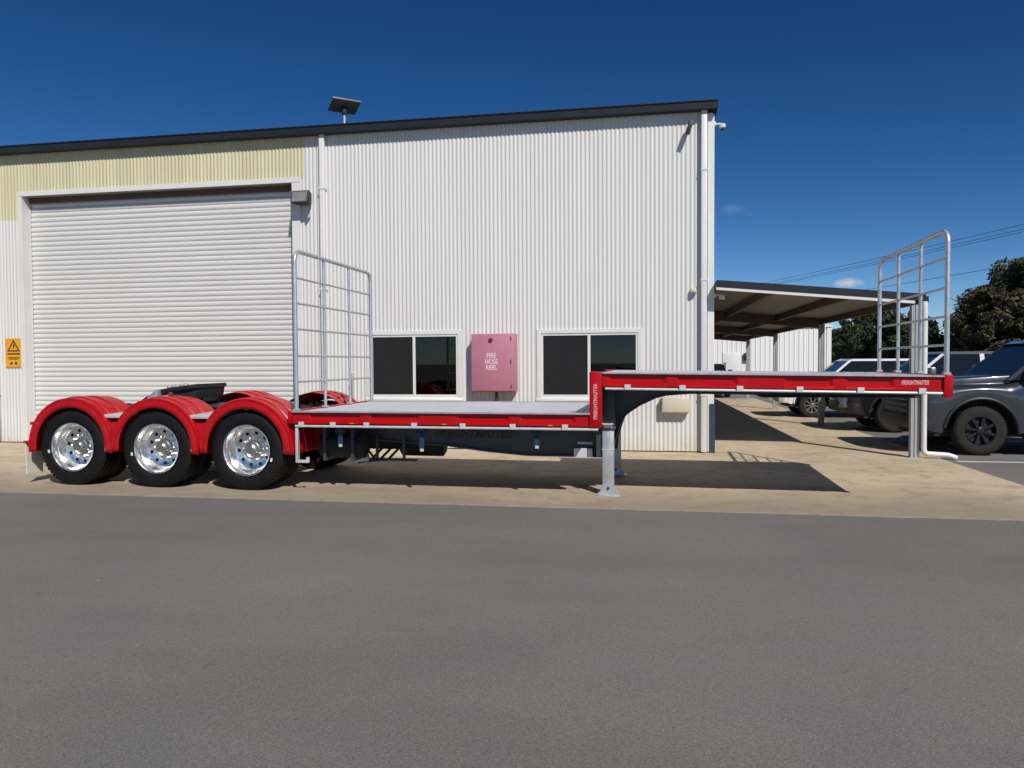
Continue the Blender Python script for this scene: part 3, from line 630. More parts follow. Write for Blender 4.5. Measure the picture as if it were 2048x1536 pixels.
# --- mudguards: ribbed shell over a deep side skirt, one per wheel and side
def guard(i, side):
    c = AX[i]; half = 0.636
    pts = []
    a_lo = [-4, -6, -6][i]; a_hi = [184, 184, 187][i]
    N = 34
    for k in range(N+1):
        a = rad(a_lo+(a_hi-a_lo)*k/N)
        ro = 0.655
        x = max(-half+0.001 if i < 2 else -9, min(half-0.001 if i > 0 else 9, ro*math.cos(a))); z = 0.515+ro*math.sin(a)
        ri = 0.527
        pts.append((x, z, ri*math.cos(a), 0.515+ri*math.sin(a), ro))
    ys = 0.0 if side == 0 else WID
    sg_ = 1 if side == 0 else -1
    m = MB()
    # across: skirt inner edge, skirt outer edge, rolled shoulder, three raised ribs, inner edge
    rows = [(-0.012, 0, 1), (-0.016, 0.35, 1), (-0.010, 0.62, 1), (-0.006, 0.70, 1), (-0.012, 0.93, 1), (0.004, 1.0, 1), (0.03, 1.0, 1), (0.12, 1.0, 1), (0.13, 1.022, 1), (0.22, 1.022, 1), (0.23, 1.0, 1), (0.33, 1.0, 1), (0.34, 1.022, 1), (0.43, 1.022, 1), (0.44, 1.0, 1), (0.62, 1.0, 1), (0.63, 0.95, 1)]
    for (y, tt, _) in rows:
        for (x, z, xi, zi, ro) in pts:
            if tt <= 1: px, pz = xi+(x-xi)*tt, zi+(z-zi)*tt
            else: px, pz = x*tt if abs(x) < half-0.02 or i in (0,) and x > 0 or i == 2 and x < 0 else x, 0.515+(z-0.515)*tt
            m.v.append((c+px, ys+sg_*y, pz))
    nn_ = len(pts)
    for r_ in range(len(rows)-1):
        for k in range(nn_-1):
            m.f.append((r_*nn_+k, r_*nn_+k+1, (r_+1)*nn_+k+1, (r_+1)*nn_+k))
    me = m.mesh('mudguard', REDM, smooth=32)
    go = link('mudguard', me, tl)
    md = go.modifiers.new('thickness', 'SOLIDIFY'); md.thickness = 0.006; md.offset = -1
    return go
for side in (0, 1):
    for i in range(3): guard(i, side)
    for k in (0, 1):                                   # tongue closing the valley and the grey step plate over it
        cx = (AX[k]+AX[k+1])/2; y0, y1 = (0.0, 0.60) if side == 0 else (WID-0.60, WID)
        o_ = 0.004 if side == 0 else -0.004
        yy = (0.004, 0.03) if side == 0 else (WID-0.03, WID-0.004)
        m = MB(); m.prism([(cx-0.085, 0.545), (cx+0.085, 0.545), (cx+0.13, 0.80), (cx+0.10, 0.855), (cx-0.10, 0.855), (cx-0.13, 0.80)], *yy); m.build('guard_tongue', REDM, tl, bevel=0.008)
        m = MB(); m.hexa([(cx-0.145, y0+0.03, 0.905), (cx+0.145, y0+0.03, 0.905), (cx+0.16, y1-0.04, 0.935), (cx-0.16, y1-0.04, 0.935)], [(cx-0.17, y0+0.03, 0.950), (cx+0.17, y0+0.03, 0.950), (cx+0.19, y1-0.04, 0.970), (cx-0.19, y1-0.04, 0.970)]); m.build('step_plate', ZINC, tl, bevel=0.006)
    y0, y1 = (0.03, 0.62) if side == 0 else (WID-0.62, WID-0.03)
    m = MB(); m.box(-3.285, -3.273, y0, y1, 0.13, 0.56); m.build('mud_flap', CREAM, tl, bevel=0.003, segs=1)
    m = MB(); m.box(-3.30, -3.19, y0-0.02, y1, 0.555, 0.585); m.build('flap_bar', REDM, tl, bevel=0.006)
    m = MB(); m.box(-3.215, -3.17, y0+0.01, y0+0.07, 0.80, 0.84); m.build('marker_lamp', REDL, tl, bevel=0.006)
# --- decks
for a_, b_ in ((0.66, 1.895), (1.901, 3.135), (3.141, 4.37)):
    m = MB(); m.box(a_, b_, 0.085, WID-0.085, 0.965, 1.002); m.build('deck_plate', DECK, tl, bevel=0.002, segs=1)
for a_, b_ in ((4.50, 5.68), (5.686, 6.866), (6.872, 8.05)):
    m = MB(); m.box(a_, b_, 0.085, WID-0.085, 1.44, 1.482)
    for i, p in enumerate(m.v): m.v[i] = (p[0], p[1], p[2]+dz(p[0]))
    m.build('deck_plate', DECK, tl, smooth=0)
m = MB(); m.box(4.42, 4.45, 0.09, WID-0.09, 0.98, 1.478); m.build('riser_plate', CHAS, tl, smooth=0)
def shear(bm_, z0):
    for i, p in enumerate(bm_.v): bm_.v[i] = (p[0], p[1], p[2]+dz(p[0]))
    return bm_
def rail(s0, s1, zb, zt, pockets, side, sloped, name='side_rail'):
    """pressed side rail: top flange, bottom flange and shallow pockets with a sloping floor"""
    m = MB(); H = zt-zb
    def Y(y): return y if side == 0 else WID-y
    def bx(a, b, y0, y1, z0, z1):
        q = sorted((Y(y0), Y(y1))); m.box(a, b, q[0], q[1], z0, z1)
    n = max(1, int((s1-s0)/0.4))
    cuts = [s0]
    for a, b in pockets: cuts += [a, b]
    cuts.append(s1)
    bx(s0, s1, 0.052, 0.060, zb+0.012, zt-0.016)               # web behind the pockets
    bx(s0, s1, 0.012, 0.084, zb, zb+0.012)                     # bottom flange
    for i in range(0, len(cuts)-1, 2):
        if cuts[i+1]-cuts[i] > 0.005: bx(cuts[i], cuts[i+1], 0.030, 0.052, zb+0.0121, zt-0.0161)
    for a, b in pockets:
        q = [(Y(0.013), zb+0.0125), (Y(0.051), zb+0.0125), (Y(0.051), zb+0.058), (Y(0.016), zb+0.024)]
        n_ = 6
        for j in range(n_):
            xa, xb = a+(b-a)*j/n_, a+(b-a)*(j+1)/n_
            m.add([(xa, p[0], p[1]) for p in q]+[(xb, p[0], p[1]) for p in q], [(0, 1, 2, 3), (7, 6, 5, 4), (0, 4, 5, 1), (1, 5, 6, 2), (2, 6, 7, 3), (3, 7, 4, 0)])
        for e, d in ((a, 1), (b, -1)):
            m.add([(e, Y(0.030), zb+0.014), (e, Y(0.030), zt-0.017), (e+0.035*d, Y(0.051), zt-0.017), (e+0.035*d, Y(0.051), zb+0.014)], [(0, 1, 2, 3)])
    if sloped: shear(m, 0)
    ro = m.build(name, RED, tl, smooth=0)
    m = MB(); q = sorted((Y(0.0), Y(0.084))); m.box(s0, s1, q[0], q[1], zt-0.016, zt)
    if sloped: shear(m, 0)
    m.build('deck_edge', GALV, ro, smooth=0)
    return ro
PK_L = [(0.86, 1.55), (1.66, 2.31), (2.76, 3.41), (3.53, 4.19)]
PK_U = [(4.56, 5.215), (5.32, 5.985), (6.464, 6.973), (7.094, 7.577)]
for side in (0, 1):
    def Y(y): return y if side == 0 else WID-y
    rail(0.655, 4.36, 0.862, 1.016, PK_L, side, False)
    rail(4.50, 8.055, 1.322, 1.486, PK_U, side, True)
    q = sorted((Y(0.0), Y(0.07)))
    m = MB(); m.box(4.352, 4.496, q[0]-0.002, q[1]+0.002, 0.855, 1.492); m.build('riser_post', RED, tl, bevel=0.012)
    m = MB(); m.box(8.05, 8.14, q[0]-0.004, q[1]+0.02, 1.205, 1.449); m.build('front_corner_post', RED, tl, bevel=0.012)
    # rope rail, one run on each deck, with its hangers
    yr = sorted((Y(0.012), Y(0.042)))
    m = MB(); m.tube([(0.69, Y(0.028), 0.829), (4.45, Y(0.028), 0.829)], 0.0155, 10); m.build('rope_rail', ZINC, tl)
    m = MB(); m.tube([(4.53, Y(0.028), 1.299), (8.05, Y(0.028), 1.299+dz(8.05))], 0.0155, 10); m.build('rope_rail', ZINC, tl)
    for s in (0.78, 1.20, 1.64, 2.248, 2.85, 3.455, 4.071): 
        m = MB(); yh = sorted((Y(-0.003), Y(0.0115))); m.box(s-0.034, s+0.034, yh[0], yh[1], 0.822, 0.884); m.build('rail_hanger', ZINC, tl, smooth=0)
    for s in (4.784, 5.39, 6.006, 6.629, 7.244, 7.845):
        m = MB(); yh = sorted((Y(-0.003), Y(0.0115))); m.box(s-0.034, s+0.034, yh[0], yh[1], 1.292+dz(s), 1.350+dz(s)); m.build('rail_hanger', ZINC, tl, smooth=0)
m = MB(); m.box(8.07, 8.135, 0.075, WID-0.075, 1.25, 1.445); m.build('front_beam', RED, tl, bevel=0.008)
m = MB(); m.box(0.60, 0.652, 0.0, WID, 0.862, 1.02); m.build('rear_beam', RED, tl, bevel=0.006)
# --- chassis beams
low = [(-3.12, 0.80), (-0.3, 0.72), (0.64, 0.674), (1.36, 0.617), (2.10, 0.560), (2.46, 0.541), (3.0, 0.478), (3.5, 0.438), (4.45, 0.436), (4.575, 0.44), (4.595, 0.62), (4.65, 0.80), (4.70, 0.93), (4.79, 1.005), (4.91, 1.085), (5.10, 1.175), (5.22, 1.205), (5.5, 1.228), (8.05, 1.205)]
top = [(8.05, 1.39), (4.56, 1.435), (4.40, 1.435), (4.40, 0.962), (0.2, 0.962), (-0.2, 1.00), (-3.12, 1.00)]
for y in (0.78, WID-0.80):
    m = MB(); m.prism(low+top, y, y+0.02); m.build('chassis_beam', CHAS, tl, smooth=0)
    m = MB()
    for (a, b) in zip(low[:-1], low[1:]):
        m.hexa([(a[0], y-0.06, a[1]-0.018), (b[0], y-0.06, b[1]-0.018), (b[0], y+0.08, b[1]-0.018), (a[0], y+0.08, a[1]-0.018)], [(a[0], y-0.06, a[1]), (b[0], y-0.06, b[1]), (b[0], y+0.08, b[1]), (a[0], y+0.08, a[1])])
    m.build('beam_flange', CHAS, tl, smooth=0)
for s in [0.8+0.45*i for i in range(8)]:
    m = MB(); m.box(s, s+0.05, 0.09, WID-0.09, 0.86, 0.962); m.build('cross_member', CHAS, tl, smooth=0)
for s in [4.8+0.45*i for i in range(8)]:
    m = MB(); m.box(s, s+0.05, 0.09, WID-0.09, 1.325+dz(s), 1.438+dz(s)); m.build('cross_member', CHAS, tl, smooth=0)
m = MB(); m.box(4.39, 4.52, 0.45, WID-0.45, 0.46, 0.97); m.build('neck_plate', CHAS, tl, bevel=0.006)
m = MB(); m.box(6.3, 8.0, 0.6, WID-0.6, 1.175, 1.186); m.build('skid_plate', CHAS, tl, smooth=0)
m = MB(); m.lathe([(1.175, 0.045), (1.10, 0.045), (1.095, 0.036), (1.06, 0.036), (1.055, 0.045), (1.03, 0.045), (1.03, 0)], (7.35, WID/2, 0), 'z', 18); m.build('king_pin', GALV, tl)
for s in (-2.95, -1.9, -0.65, 0.3):
    m = MB(); m.box(s-0.04, s+0.04, 0.80, WID-0.80, 0.80, 0.93); m.build('cross_member', CHAS, tl, smooth=0)
m = MB(); m.box(-3.15, -3.10, 0.66, WID-0.66, 0.74, 1.0); m.build('tail_plate', RED, tl, bevel=0.006)
# --- fifth wheel turntable on its mounting plate
m = MB(); m.box(-2.2, -0.45, 0.72, WID-0.72, 1.002, 1.022); m.build('turntable_base', CHAS, tl, bevel=0.004, segs=1)
for y in (0.86, WID-0.90):
    m = MB(); m.prism([(-1.82, 1.022), (-1.38, 1.022), (-1.50, 1.17), (-1.56, 1.19), (-1.64, 1.19), (-1.70, 1.17)], y, y+0.05); m.build('pedestal', BLK, tl, bevel=0.006)
pl_ = []
for k in range(25):
    a = rad(60+240*k/24+60); pl_.append((0.50*math.cos(a), 0.46*math.sin(a)))
m = MB()
out_ = [(0.32*1.0, -0.46), (0.20, -0.48), (-0.15, -0.48), (-0.38, -0.40), (-0.66, -0.22), (-0.70, -0.14), (-0.22, -0.035), (-0.02, -0.035), (-0.02, 0.035), (-0.22, 0.035), (-0.70, 0.14), (-0.66, 0.22), (-0.38, 0.40), (-0.15, 0.48), (0.20, 0.48), (0.32, 0.46)]
m.prism([(p[0]*1.0, p[1]) for p in out_], -0.02, 0.022, 'xy'); fw = m.build('fifth_wheel', BLK, tl, bevel=0.004)
fw.location = (-1.50, WID/2, 1.270); fw.rotation_euler = (0, rad(-7), 0); fw.scale = (0.74, 0.80, 1.35)
m = MB(); m.box(-0.10, 0.24, -0.20, 0.20, -0.17, -0.05); m.build('jaw_housing', BLK, fw, bevel=0.02)
m = MB(); m.hexa([(-0.98, -0.30, -0.10), (-0.66, -0.34, -0.08), (-0.66, -0.12, -0.08), (-0.98, -0.16, -0.10)], [(-0.90, -0.28, -0.03), (-0.66, -0.32, 0.03), (-0.66, -0.14, 0.03), (-0.90, -0.18, -0.03)]); m.build('ramp', GALV, fw, bevel=0.012)
m = MB(); m.prism([(0.30, -0.02), (0.24, -0.13), (-0.10, -0.13), (-0.28, -0.02)], -0.42, 0.42); m.build('skirt', BLK, fw, bevel=0.004)
m = MB(); m.tube([(-0.30, -0.40, -0.06), (-0.72, -0.30, -0.075), (-0.86, -0.10, -0.08)], 0.016, 8); m.build('release_handle', GALV, fw)
for q in range(5):
    m = MB(); x = -0.46+q*0.09; m.lathe([(0.0, 0.05), (0.018, 0.05), (0.034, 0.032), (0.036, 0.0)], (x, -0.20+0.04*(q % 2), 0.02), 'z', 9); m.build('grease_fitting', GALV, fw)
for s, y in ((-0.62, 0.80), (-0.38, 0.95), (-0.1, 0.85)):
    m = MB(); m.box(s-0.12, s+0.12, y, y+0.55, 1.024, 1.055); m.build('valve_bracket', GALV, tl, bevel=0.004)
# --- landing legs
for y in (0.47, WID-0.47):
    lg = bpy.data.objects.new('landing_leg', None); col.objects.link(lg); lg.parent = tl; lg.location = (4.535, y, 0)
    m = MB(); m.box(-0.078, 0.078, -0.07, 0.07, 0.80, 1.32); m.build('outer_tube', CHAS, lg, bevel=0.008)
    m = MB(); m.box(-0.088, 0.088, -0.08, 0.08, 0.795, 0.835); m.build('collar', CHAS, lg, bevel=0.006)
    m = MB(); m.box(-0.068, 0.068, -0.06, 0.06, 0.07, 0.80); m.build('inner_tube', GALV, lg, bevel=0.006)
    m = MB(); m.box(-0.0715, 0.0715, -0.0635, 0.0635, 0.55, 0.562); m.build('weld_band', ZINC, lg, smooth=0)
    m = MB(); m.hexa([(-0.15, -0.10, 0.0), (0.15, -0.10, 0.0), (0.15, 0.10, 0.0), (-0.15, 0.10, 0.0)], [(-0.13, -0.08, 0.022), (0.13, -0.08, 0.022), (0.13, 0.08, 0.022), (-0.13, 0.08, 0.022)]); m.build('foot', GALV, lg, bevel=0.003, segs=1)
    for yy in (-0.075, 0.063):
        m = MB(); m.prism([(-0.12, 0.021), (0.12, 0.021), (0.05, 0.13), (-0.05, 0.13)], yy, yy+0.012); m.build('gusset', GALV, lg, smooth=0)
    m = MB(); m.tube([(0, -0.09, 0.095), (0, 0.09, 0.095)], 0.018, 10); m.build('pin', CHAS, lg)
m = MB(); m.tube([(4.535, 0.54, 1.18), (4.535, WID-0.54, 1.18)], 0.022, 10); m.build('cross_shaft', CHAS, tl)
m = MB(); m.box(4.47, 4.60, 0.33, 0.41, 0.86, 0.875).box(4.485, 4.585, 0.385, 0.396, 0.815, 0.86); m.build('crank_bracket', ZINC, tl, smooth=0)
# --- under-deck fittings
for (s, z) in ((0.95, 0.56), (1.02, 0.80)):
    pass
m = MB(); m.lathe([(0.0, 0.0), (0.0, 0.12), (0.03, 0.165), (0.60, 0.165), (0.63, 0.12), (0.63, 0.0)], (0.80, 0.52, 0.545), 'x', 20); m.build('air_tank', BLK, tl)
m = MB(); m.lathe([(0.0, 0.0), (0.0, 0.11), (0.03, 0.15), (0.75, 0.15), (0.78, 0.11), (0.78, 0.0)], (1.0, 1.35, 0.55), 'x', 20); m.build('air_tank', BLK, tl)
m = MB(); m.lathe([(0.0, 0.0), (0.0, 0.11), (0.03, 0.15), (0.60, 0.15), (0.63, 0.11), (0.63, 0.0)], (1.62, 1.30, 0.47), 'x', 20); m.build('air_tank', BLK, tl)
for s in (0.92, 1.30):
    m = MB(); m.box(s-0.02, s+0.02, 0.35, 0.70, 0.36, 0.86); m.build('tank_strap', CHAS, tl, smooth=0)
m = MB(); m.box(0.682, 0.722, 0.03, 0.06, 0.37, 0.815).box(0.722, 0.86, 0.03, 0.06, 0.37, 0.405).box(0.825, 0.86, 0.03, 0.06, 0.405, 0.44); m.build('lamp_bracket', ZINC, tl, bevel=0.003, segs=1)
m = MB(); m.box(0.62, 0.90, 0.64, 0.66, 0.46, 0.84); m.build('splash_panel', REDM, tl, bevel=0.004)
for s in (1.50, 1.87):
    m = MB(); m.box(s-0.016, s+0.016, 0.68, 0.71, 0.36, 0.66); m.build('hanger_bar', CHAS, tl, smooth=0)
m = MB(); m.box(1.34, 2.05, 0.66, 0.72, 0.33, 0.355); m.build('hanger_rail', CHAS, tl, smooth=0)
for k, s in enumerate((1.10, 1.22, 1.33)):
    m = MB(); m.tube([(s, 0.75, 0.62), (s+0.04, 0.70, 0.40+0.03*k), (s+0.16, 0.66, 0.30+0.02*k), (s+0.32, 0.68, 0.34), (s+0.45, 0.80, 0.5)], 0.017, 8); m.build('air_hose', BLK, tl)
m = MB(); m.hexa([(1.16, 0.60, 0.30), (1.42, 0.60, 0.33), (1.42, 0.66, 0.33), (1.16, 0.66, 0.30)], [(1.22, 0.60, 0.36), (1.40, 0.60, 0.42), (1.40, 0.66, 0.42), (1.22, 0.66, 0.36)]); m.build('valve_block', GALV, tl, bevel=0.008)
for s, d in ((1.24, 0.16), (2.30, 0.20), (3.72, 0.14)):
    m = MB(); m.box(s-0.045, s+0.045, 0.10, 0.19, 0.76, 0.86); wn = m.build('strap_winch', STRAP, tl, bevel=0.006)
    m = MB(); m.tube([(s-0.06, 0.145, 0.775), (s+0.06, 0.145, 0.775)], 0.035, 10); m.build('drum', STRAP, wn)
    m = MB(); m.box(s-0.03, s+0.03, 0.13, 0.136, 0.76-d, 0.775); m.build('strap_tail', STRAP, wn, smooth=0)
    m = MB(); m.box(s-0.022, s+0.022, 0.125, 0.141, 0.76-d-0.035, 0.76-d); m.build('strap_hook', ZINC, wn, bevel=0.003, segs=1)
m = MB(); m.box(4.095, 4.325, 0.66, 0.70, 0.425, 0.535); m.build('reflector_plate', ZINC, tl, bevel=0.003, segs=1)
m = MB(); m.box(4.13, 4.315, 0.765, 0.779, 0.575, 0.605); m.build('data_plate', GALV, tl, smooth=0)
for s in (1.45, 2.62, 3.9):
    m = MB(); m.box(s-0.028, s+0.028, 0.004, 0.0115, 0.864, 0.876); m.build('side_marker', AMB, tl, smooth=0)
# --- headboards
def headboard(s, z0, z1, bars, lean=0.0):
    hb = bpy.data.objects.new('headboard', None); col.objects.link(hb); hb.parent = tl; hb.location = (s, 0.035, z0)
    H = z1-z0; Wd = WID-0.07; rc = 0.13
    path = [(0, 0, 0), (0, 0, H-rc)]
    path += [(0, rc-rc*math.cos(rad(a)), H-rc+rc*math.sin(rad(a))) for a in (18, 36, 54, 72, 90)]
    path += [(0, Wd-rc+rc*math.sin(rad(a)), H-rc+rc*math.cos(rad(a))) for a in (0, 18, 36, 54, 72)]
    path += [(0, Wd, H-rc), (0, Wd, 0)]
    m = MB(); m.tube(path, 0.026, 12); m.build('hoop', GALV, hb)
    for k in (1, 2):
        m = MB(); m.tube([(0, Wd*k/3, 0), (0, Wd*k/3, H-0.015)], 0.020, 10); m.build('upright', GALV, hb)
    for z in bars:
        m = MB(); m.tube([(0, 0.01, z-z0), (0, Wd-0.01, z-z0)], 0.0135, 8); m.build('bar', GALV, hb)
    for y in (0, Wd/3, 2*Wd/3, Wd):
        m = MB(); m.box(-0.035, 0.035, y-0.035, y+0.035, -0.005, 0.02); m.build('socket', GALV, hb, bevel=0.003, segs=1)
headboard(0.705, 1.02, 3.005, (2.672, 2.357, 2.036, 1.702, 1.378))
headboard(8.085, 1.452, 2.955, (2.672, 2.358, 2.058, 1.757))
# --- lettering
text('FREIGHTMASTER', 0.155, BLACK, tl, 'beam_lettering', T(2.78, 0.7785, 0.690) @ FRONT, 0.0008, shear=0.3, bold=0.006, width=1.02)
text('FREIGHTMASTER', 0.062, LETR, tl, 'rail_lettering', T(7.78, 0.0285, 1.405+dz(7.8)) @ FRONT, 0.0008, shear=0.3, bold=0.002, width=0.27)
text('FREIGHTMASTER', 0.060, LETR, tl, 'riser_lettering', T(4.424, -0.0035, 1.15) @ FRONT @ Matrix.Rotation(rad(90), 4, 'Z'), 0.0008, bold=0.0015, width=0.41)

# ------------------------------------------------------------------ parked vehicles (local x rearward from the front bumper, y across from the side we see)
def vehicle(name, label, cat, loc, rz, paint, Lg, Wd, R, xf, xr_, zsh, zhood, belt, roof, w0, w1, c0, c1, bed, rimmat, spokes, tyremat=TYREC, trim=None, group=None):
    o = thing(name, label, cat, loc, rz, group)
    trim = trim or paint
    sill = 0.36
    arch = R+0.145
    xs = [0.0, 0.03, 0.07, 0.12, 0.2, 0.3]
    x = 0.36
    while x < Lg-0.2: xs.append(x); x += 0.045
    xs += [Lg-0.15, Lg-0.07, Lg-0.02, Lg]
    v = []; f = []
    def sect(x):
        nose = max(0, 1-x/0.34); tail = max(0, 1-(Lg-x)/0.22)
        ins = 0.02+0.13*nose**2.6+0.06*tail**2
        zb = sill+0.10*nose+0.08*tail
        for xc in (xf, xr_):
            d = abs(x-xc)
            if d < arch: zb = max(zb, R-0.02+math.sqrt(arch*arch-d*d))
        if x < w0+0.25:
            t = min(1, x/(w0+0.25)); zs = zsh-0.02*nose-0.06*nose**4+0.06*t; zc = zs+0.02
            k = min(1, max(0, (x-w0-0.05)/0.2)); zs = zs*(1-k)+belt*k; zc = zc*(1-k)+belt*k
        else:
            zs = belt; zc = belt-(0.02 if x < c0 else -0.0)
        zs -= 0.04*tail; zc -= 0.04*tail
        zb = min(zb, zs-0.08)
        h = zs-zb
        P = [(ins+0.03, zb), (ins+0.004, zb+0.03*min(1, h)), (ins, zb+h*0.35), (ins-0.006, zb+h*0.62), (ins+0.002, zs-min(0.15, h*0.3)), (ins+0.028, zs-min(0.085, h*0.18)), (ins+0.075, zs-min(0.030, h*0.08)), (ins+0.13, zs), (ins+0.24, zs+(zc-zs)*0.45), (ins+0.34, zs+(zc-zs)*0.92), (ins+0.46, zc+0.005)]
        P = [(y, z) for y, z in P]
        return P+[(Wd/2, zc+0.018)]+[(Wd-y, z) for y, z in reversed(P)]
    for x in xs: v += [(x, y, z) for y, z in sect(x)]
    n = 23
    for i in range(len(xs)-1):
        for k in range(n-1): f.append((i*n+k, i*n+k+1, (i+1)*n+k+1, (i+1)*n+k))
        f.append((i*n+n-1, i*n, (i+1)*n, (i+1)*n+n-1))
    f.append(tuple(range(n))); f.append(tuple(range((len(xs)-1)*n+n-1, (len(xs)-1)*n-1, -1)))
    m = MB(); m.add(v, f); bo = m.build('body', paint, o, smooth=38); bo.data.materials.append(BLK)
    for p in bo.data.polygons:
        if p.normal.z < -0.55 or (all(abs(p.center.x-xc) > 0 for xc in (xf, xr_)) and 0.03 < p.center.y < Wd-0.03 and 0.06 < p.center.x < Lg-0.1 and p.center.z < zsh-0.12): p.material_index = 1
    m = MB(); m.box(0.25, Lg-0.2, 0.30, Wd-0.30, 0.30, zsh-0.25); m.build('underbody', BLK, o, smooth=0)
    # bonnet: a slab of its own with upright flanks and a shut line round it
    m = MB(); zb0 = zsh+0.012
    m.hexa([(0.10, 0.26, zb0-0.12), (w0+0.12, 0.17, zb0), (w0+0.12, Wd-0.17, zb0), (0.10, Wd-0.26, zb0-0.12)], [(0.16, 0.30, zhood-0.09), (w0+0.12, 0.20, zhood+0.005), (w0+0.12, Wd-0.20, zhood+0.005), (0.16, Wd-0.30, zhood-0.09)]); m.build('bonnet', paint, o, bevel=0.035, segs=3)
    # greenhouse
    i0, i1 = 0.075, 0.20
    zb, zt = belt-0.03, roof-0.05
    m = MB(); m.hexa([(w0, i0, zb), (c1, i0, zb), (c1, Wd-i0, zb), (w0, Wd-i0, zb)], [(w1, i1, zt), (c0, i1, zt), (c0, Wd-i1, zt), (w1, Wd-i1, zt)]); m.build('glasshouse', CARGLASS, o, smooth=0)
    m = MB(); m.hexa([(w1-0.07, i1-0.022, zt-0.01), (c0+0.05, i1-0.022, zt-0.01), (c0+0.05, Wd-i1+0.022, zt-0.01), (w1-0.07, Wd-i1+0.022, zt-0.01)], [(w1+0.10, i1+0.07, zt+0.055), (c0-0.02, i1+0.07, zt+0.055), (c0-0.02, Wd-i1-0.07, zt+0.055), (w1+0.10, Wd-i1-0.07, zt+0.055)]); m.build('roof', trim, o, bevel=0.02)
    def pil(xb, xt, wb_, wt_, side):
        y0, y1 = (i0-0.012, i1-0.014) if side == 0 else (Wd-i0+0.012, Wd-i1+0.014)
        q = 0.05 if side == 0 else -0.05
        m = MB(); m.hexa([(xb, y0, zb), (xb+wb_, y0, zb), (xb+wb_, y0+q, zb), (xb, y0+q, zb)], [(xt, y1, zt), (xt+wt_, y1, zt), (xt+wt_, y1+q, zt), (xt, y1+q, zt)]); m.build('pillar', trim, o, smooth=0)
    mid = (w1+c0)/2+0.10
    for side in (0, 1):
        pil(w0-0.02, w1-0.04, 0.09, 0.085, side); pil(mid-0.05, mid-0.05, 0.10, 0.09, side); pil(c1-0.13, c0-0.10, 0.145, 0.13, side)
    # wheels
    prof = [(0.0, R*0.60), (-0.004, R*0.68), (-0.008, R*0.80), (0.0, R*0.92), (0.02, R*0.98), (0.045, R), (0.19, R), (0.22, R*0.97), (0.235, R*0.9), (0.235, R*0.6)]
    m = MB(); m.lathe(prof, (0, 0, 0), 'y', 40)
    for k in range(40):
        a = 2*math.pi*(k+0.5)/40
        vs_ = [(math.cos(a+q)*r, y, math.sin(a+q)*r) for q in (-0.045, 0.045) for r, y in ((R*0.93, -0.002), (R*1.012, 0.03), (R*1.012, 0.10), (R*0.97, 0.10))]
        m.add(vs_, [(0, 1, 2, 3), (7, 6, 5, 4), (0, 4, 5, 1), (1, 5, 6, 2), (2, 6, 7, 3)])
    tm = m.mesh('tyre', tyremat, smooth=40)
    m = MB(); m.lathe([(0.0, R*0.61), (0.0, R*0.585), (0.03, R*0.55), (0.10, R*0.53)], (0, 0, 0), 'y', 36)
    for k in range(spokes):
        a = 2*math.pi*k/spokes; wd_ = 1.45/spokes
        p = []
        for (r, dw, y) in ((R*0.14, wd_*1.6, 0.022), (R*0.56, wd_*0.62, 0.012), (R*0.56, wd_*0.62, 0.04), (R*0.14, wd_*1.6, 0.055)):
            p.append((r, dw, y))
        vs_ = [(math.cos(a+sg*dw)*r, y, math.sin(a+sg*dw)*r) for sg in (-1, 1) for r, dw, y in p]
        m.add(vs_, [(0, 1, 2, 3), (7, 6, 5, 4), (0, 4, 5, 1), (1, 5, 6, 2), (2, 6, 7, 3), (3, 7, 4, 0)])
    m.lathe([(0.0, 0.0), (0.0, R*0.10), (0.02, R*0.17), (0.05, R*0.17)], (0, 0, 0), 'y', 20)
    rm = m.mesh('rim', rimmat, smooth=30)
    m = MB(); m.lathe([(0.07, 0.0), (0.07, R*0.5), (0.09, R*0.5)], (0, 0, 0), 'y', 24); bm_ = m.mesh('brake_disc', BLK, smooth=30)
    for xc in (xf, xr_):
        for side in (0, 1):
            wo = bpy.data.objects.new('wheel', None); col.objects.link(wo); wo.parent = o
            wo.location = (xc, 0.03 if side == 0 else Wd-0.03, R); wo.rotation_euler = (0, random.random(), 0) if side == 0 else (0, random.random(), math.pi)
            link('tyre', tm, wo); link('rim', rm, wo); link('brake_disc', bm_, wo)
            # lip round the arch
            y = 0.008 if side == 0 else Wd-0.008
            pts = [(xc+(arch+0.012)*math.cos(rad(a)), y, R-0.02+(arch+0.012)*math.sin(rad(a))) for a in range(4, 177, 8)]
            m = MB(); m.tube(pts, 0.024, 6); m.build('arch_flare', DARKP if trim is not paint or paint is CGREY else paint, o)
    # bumpers, grille, lamps, mirrors, door joints, handles
    m = MB(); m.prism([(-0.05, 0.16), (-0.05, Wd-0.16), (0.10, Wd-0.05), (0.30, Wd-0.022), (0.30, 0.022), (0.10, 0.05)], 0.42, 0.66, 'xy'); m.build('front_bumper', DARKP if paint is not CWHITE else paint, o, bevel=0.03)
    m = MB(); m.box(Lg-0.04, Lg+0.07, 0.10, Wd-0.10, 0.45, 0.66); m.build('rear_bumper', CHROME, o, bevel=0.02)
    m = MB(); m.box(-0.012, 0.06, 0.42, Wd-0.42, 0.70, zsh-0.12); gr = m.build('grille', DARKP, o, bevel=0.01)
    for k in range(4):
        z = 0.74+(zsh-0.90)*k/3
        m = MB(); m.box(-0.022, 0.0, 0.45, Wd-0.45, z-0.012, z+0.012); m.build('grille_bar', CHROME, gr, smooth=0)
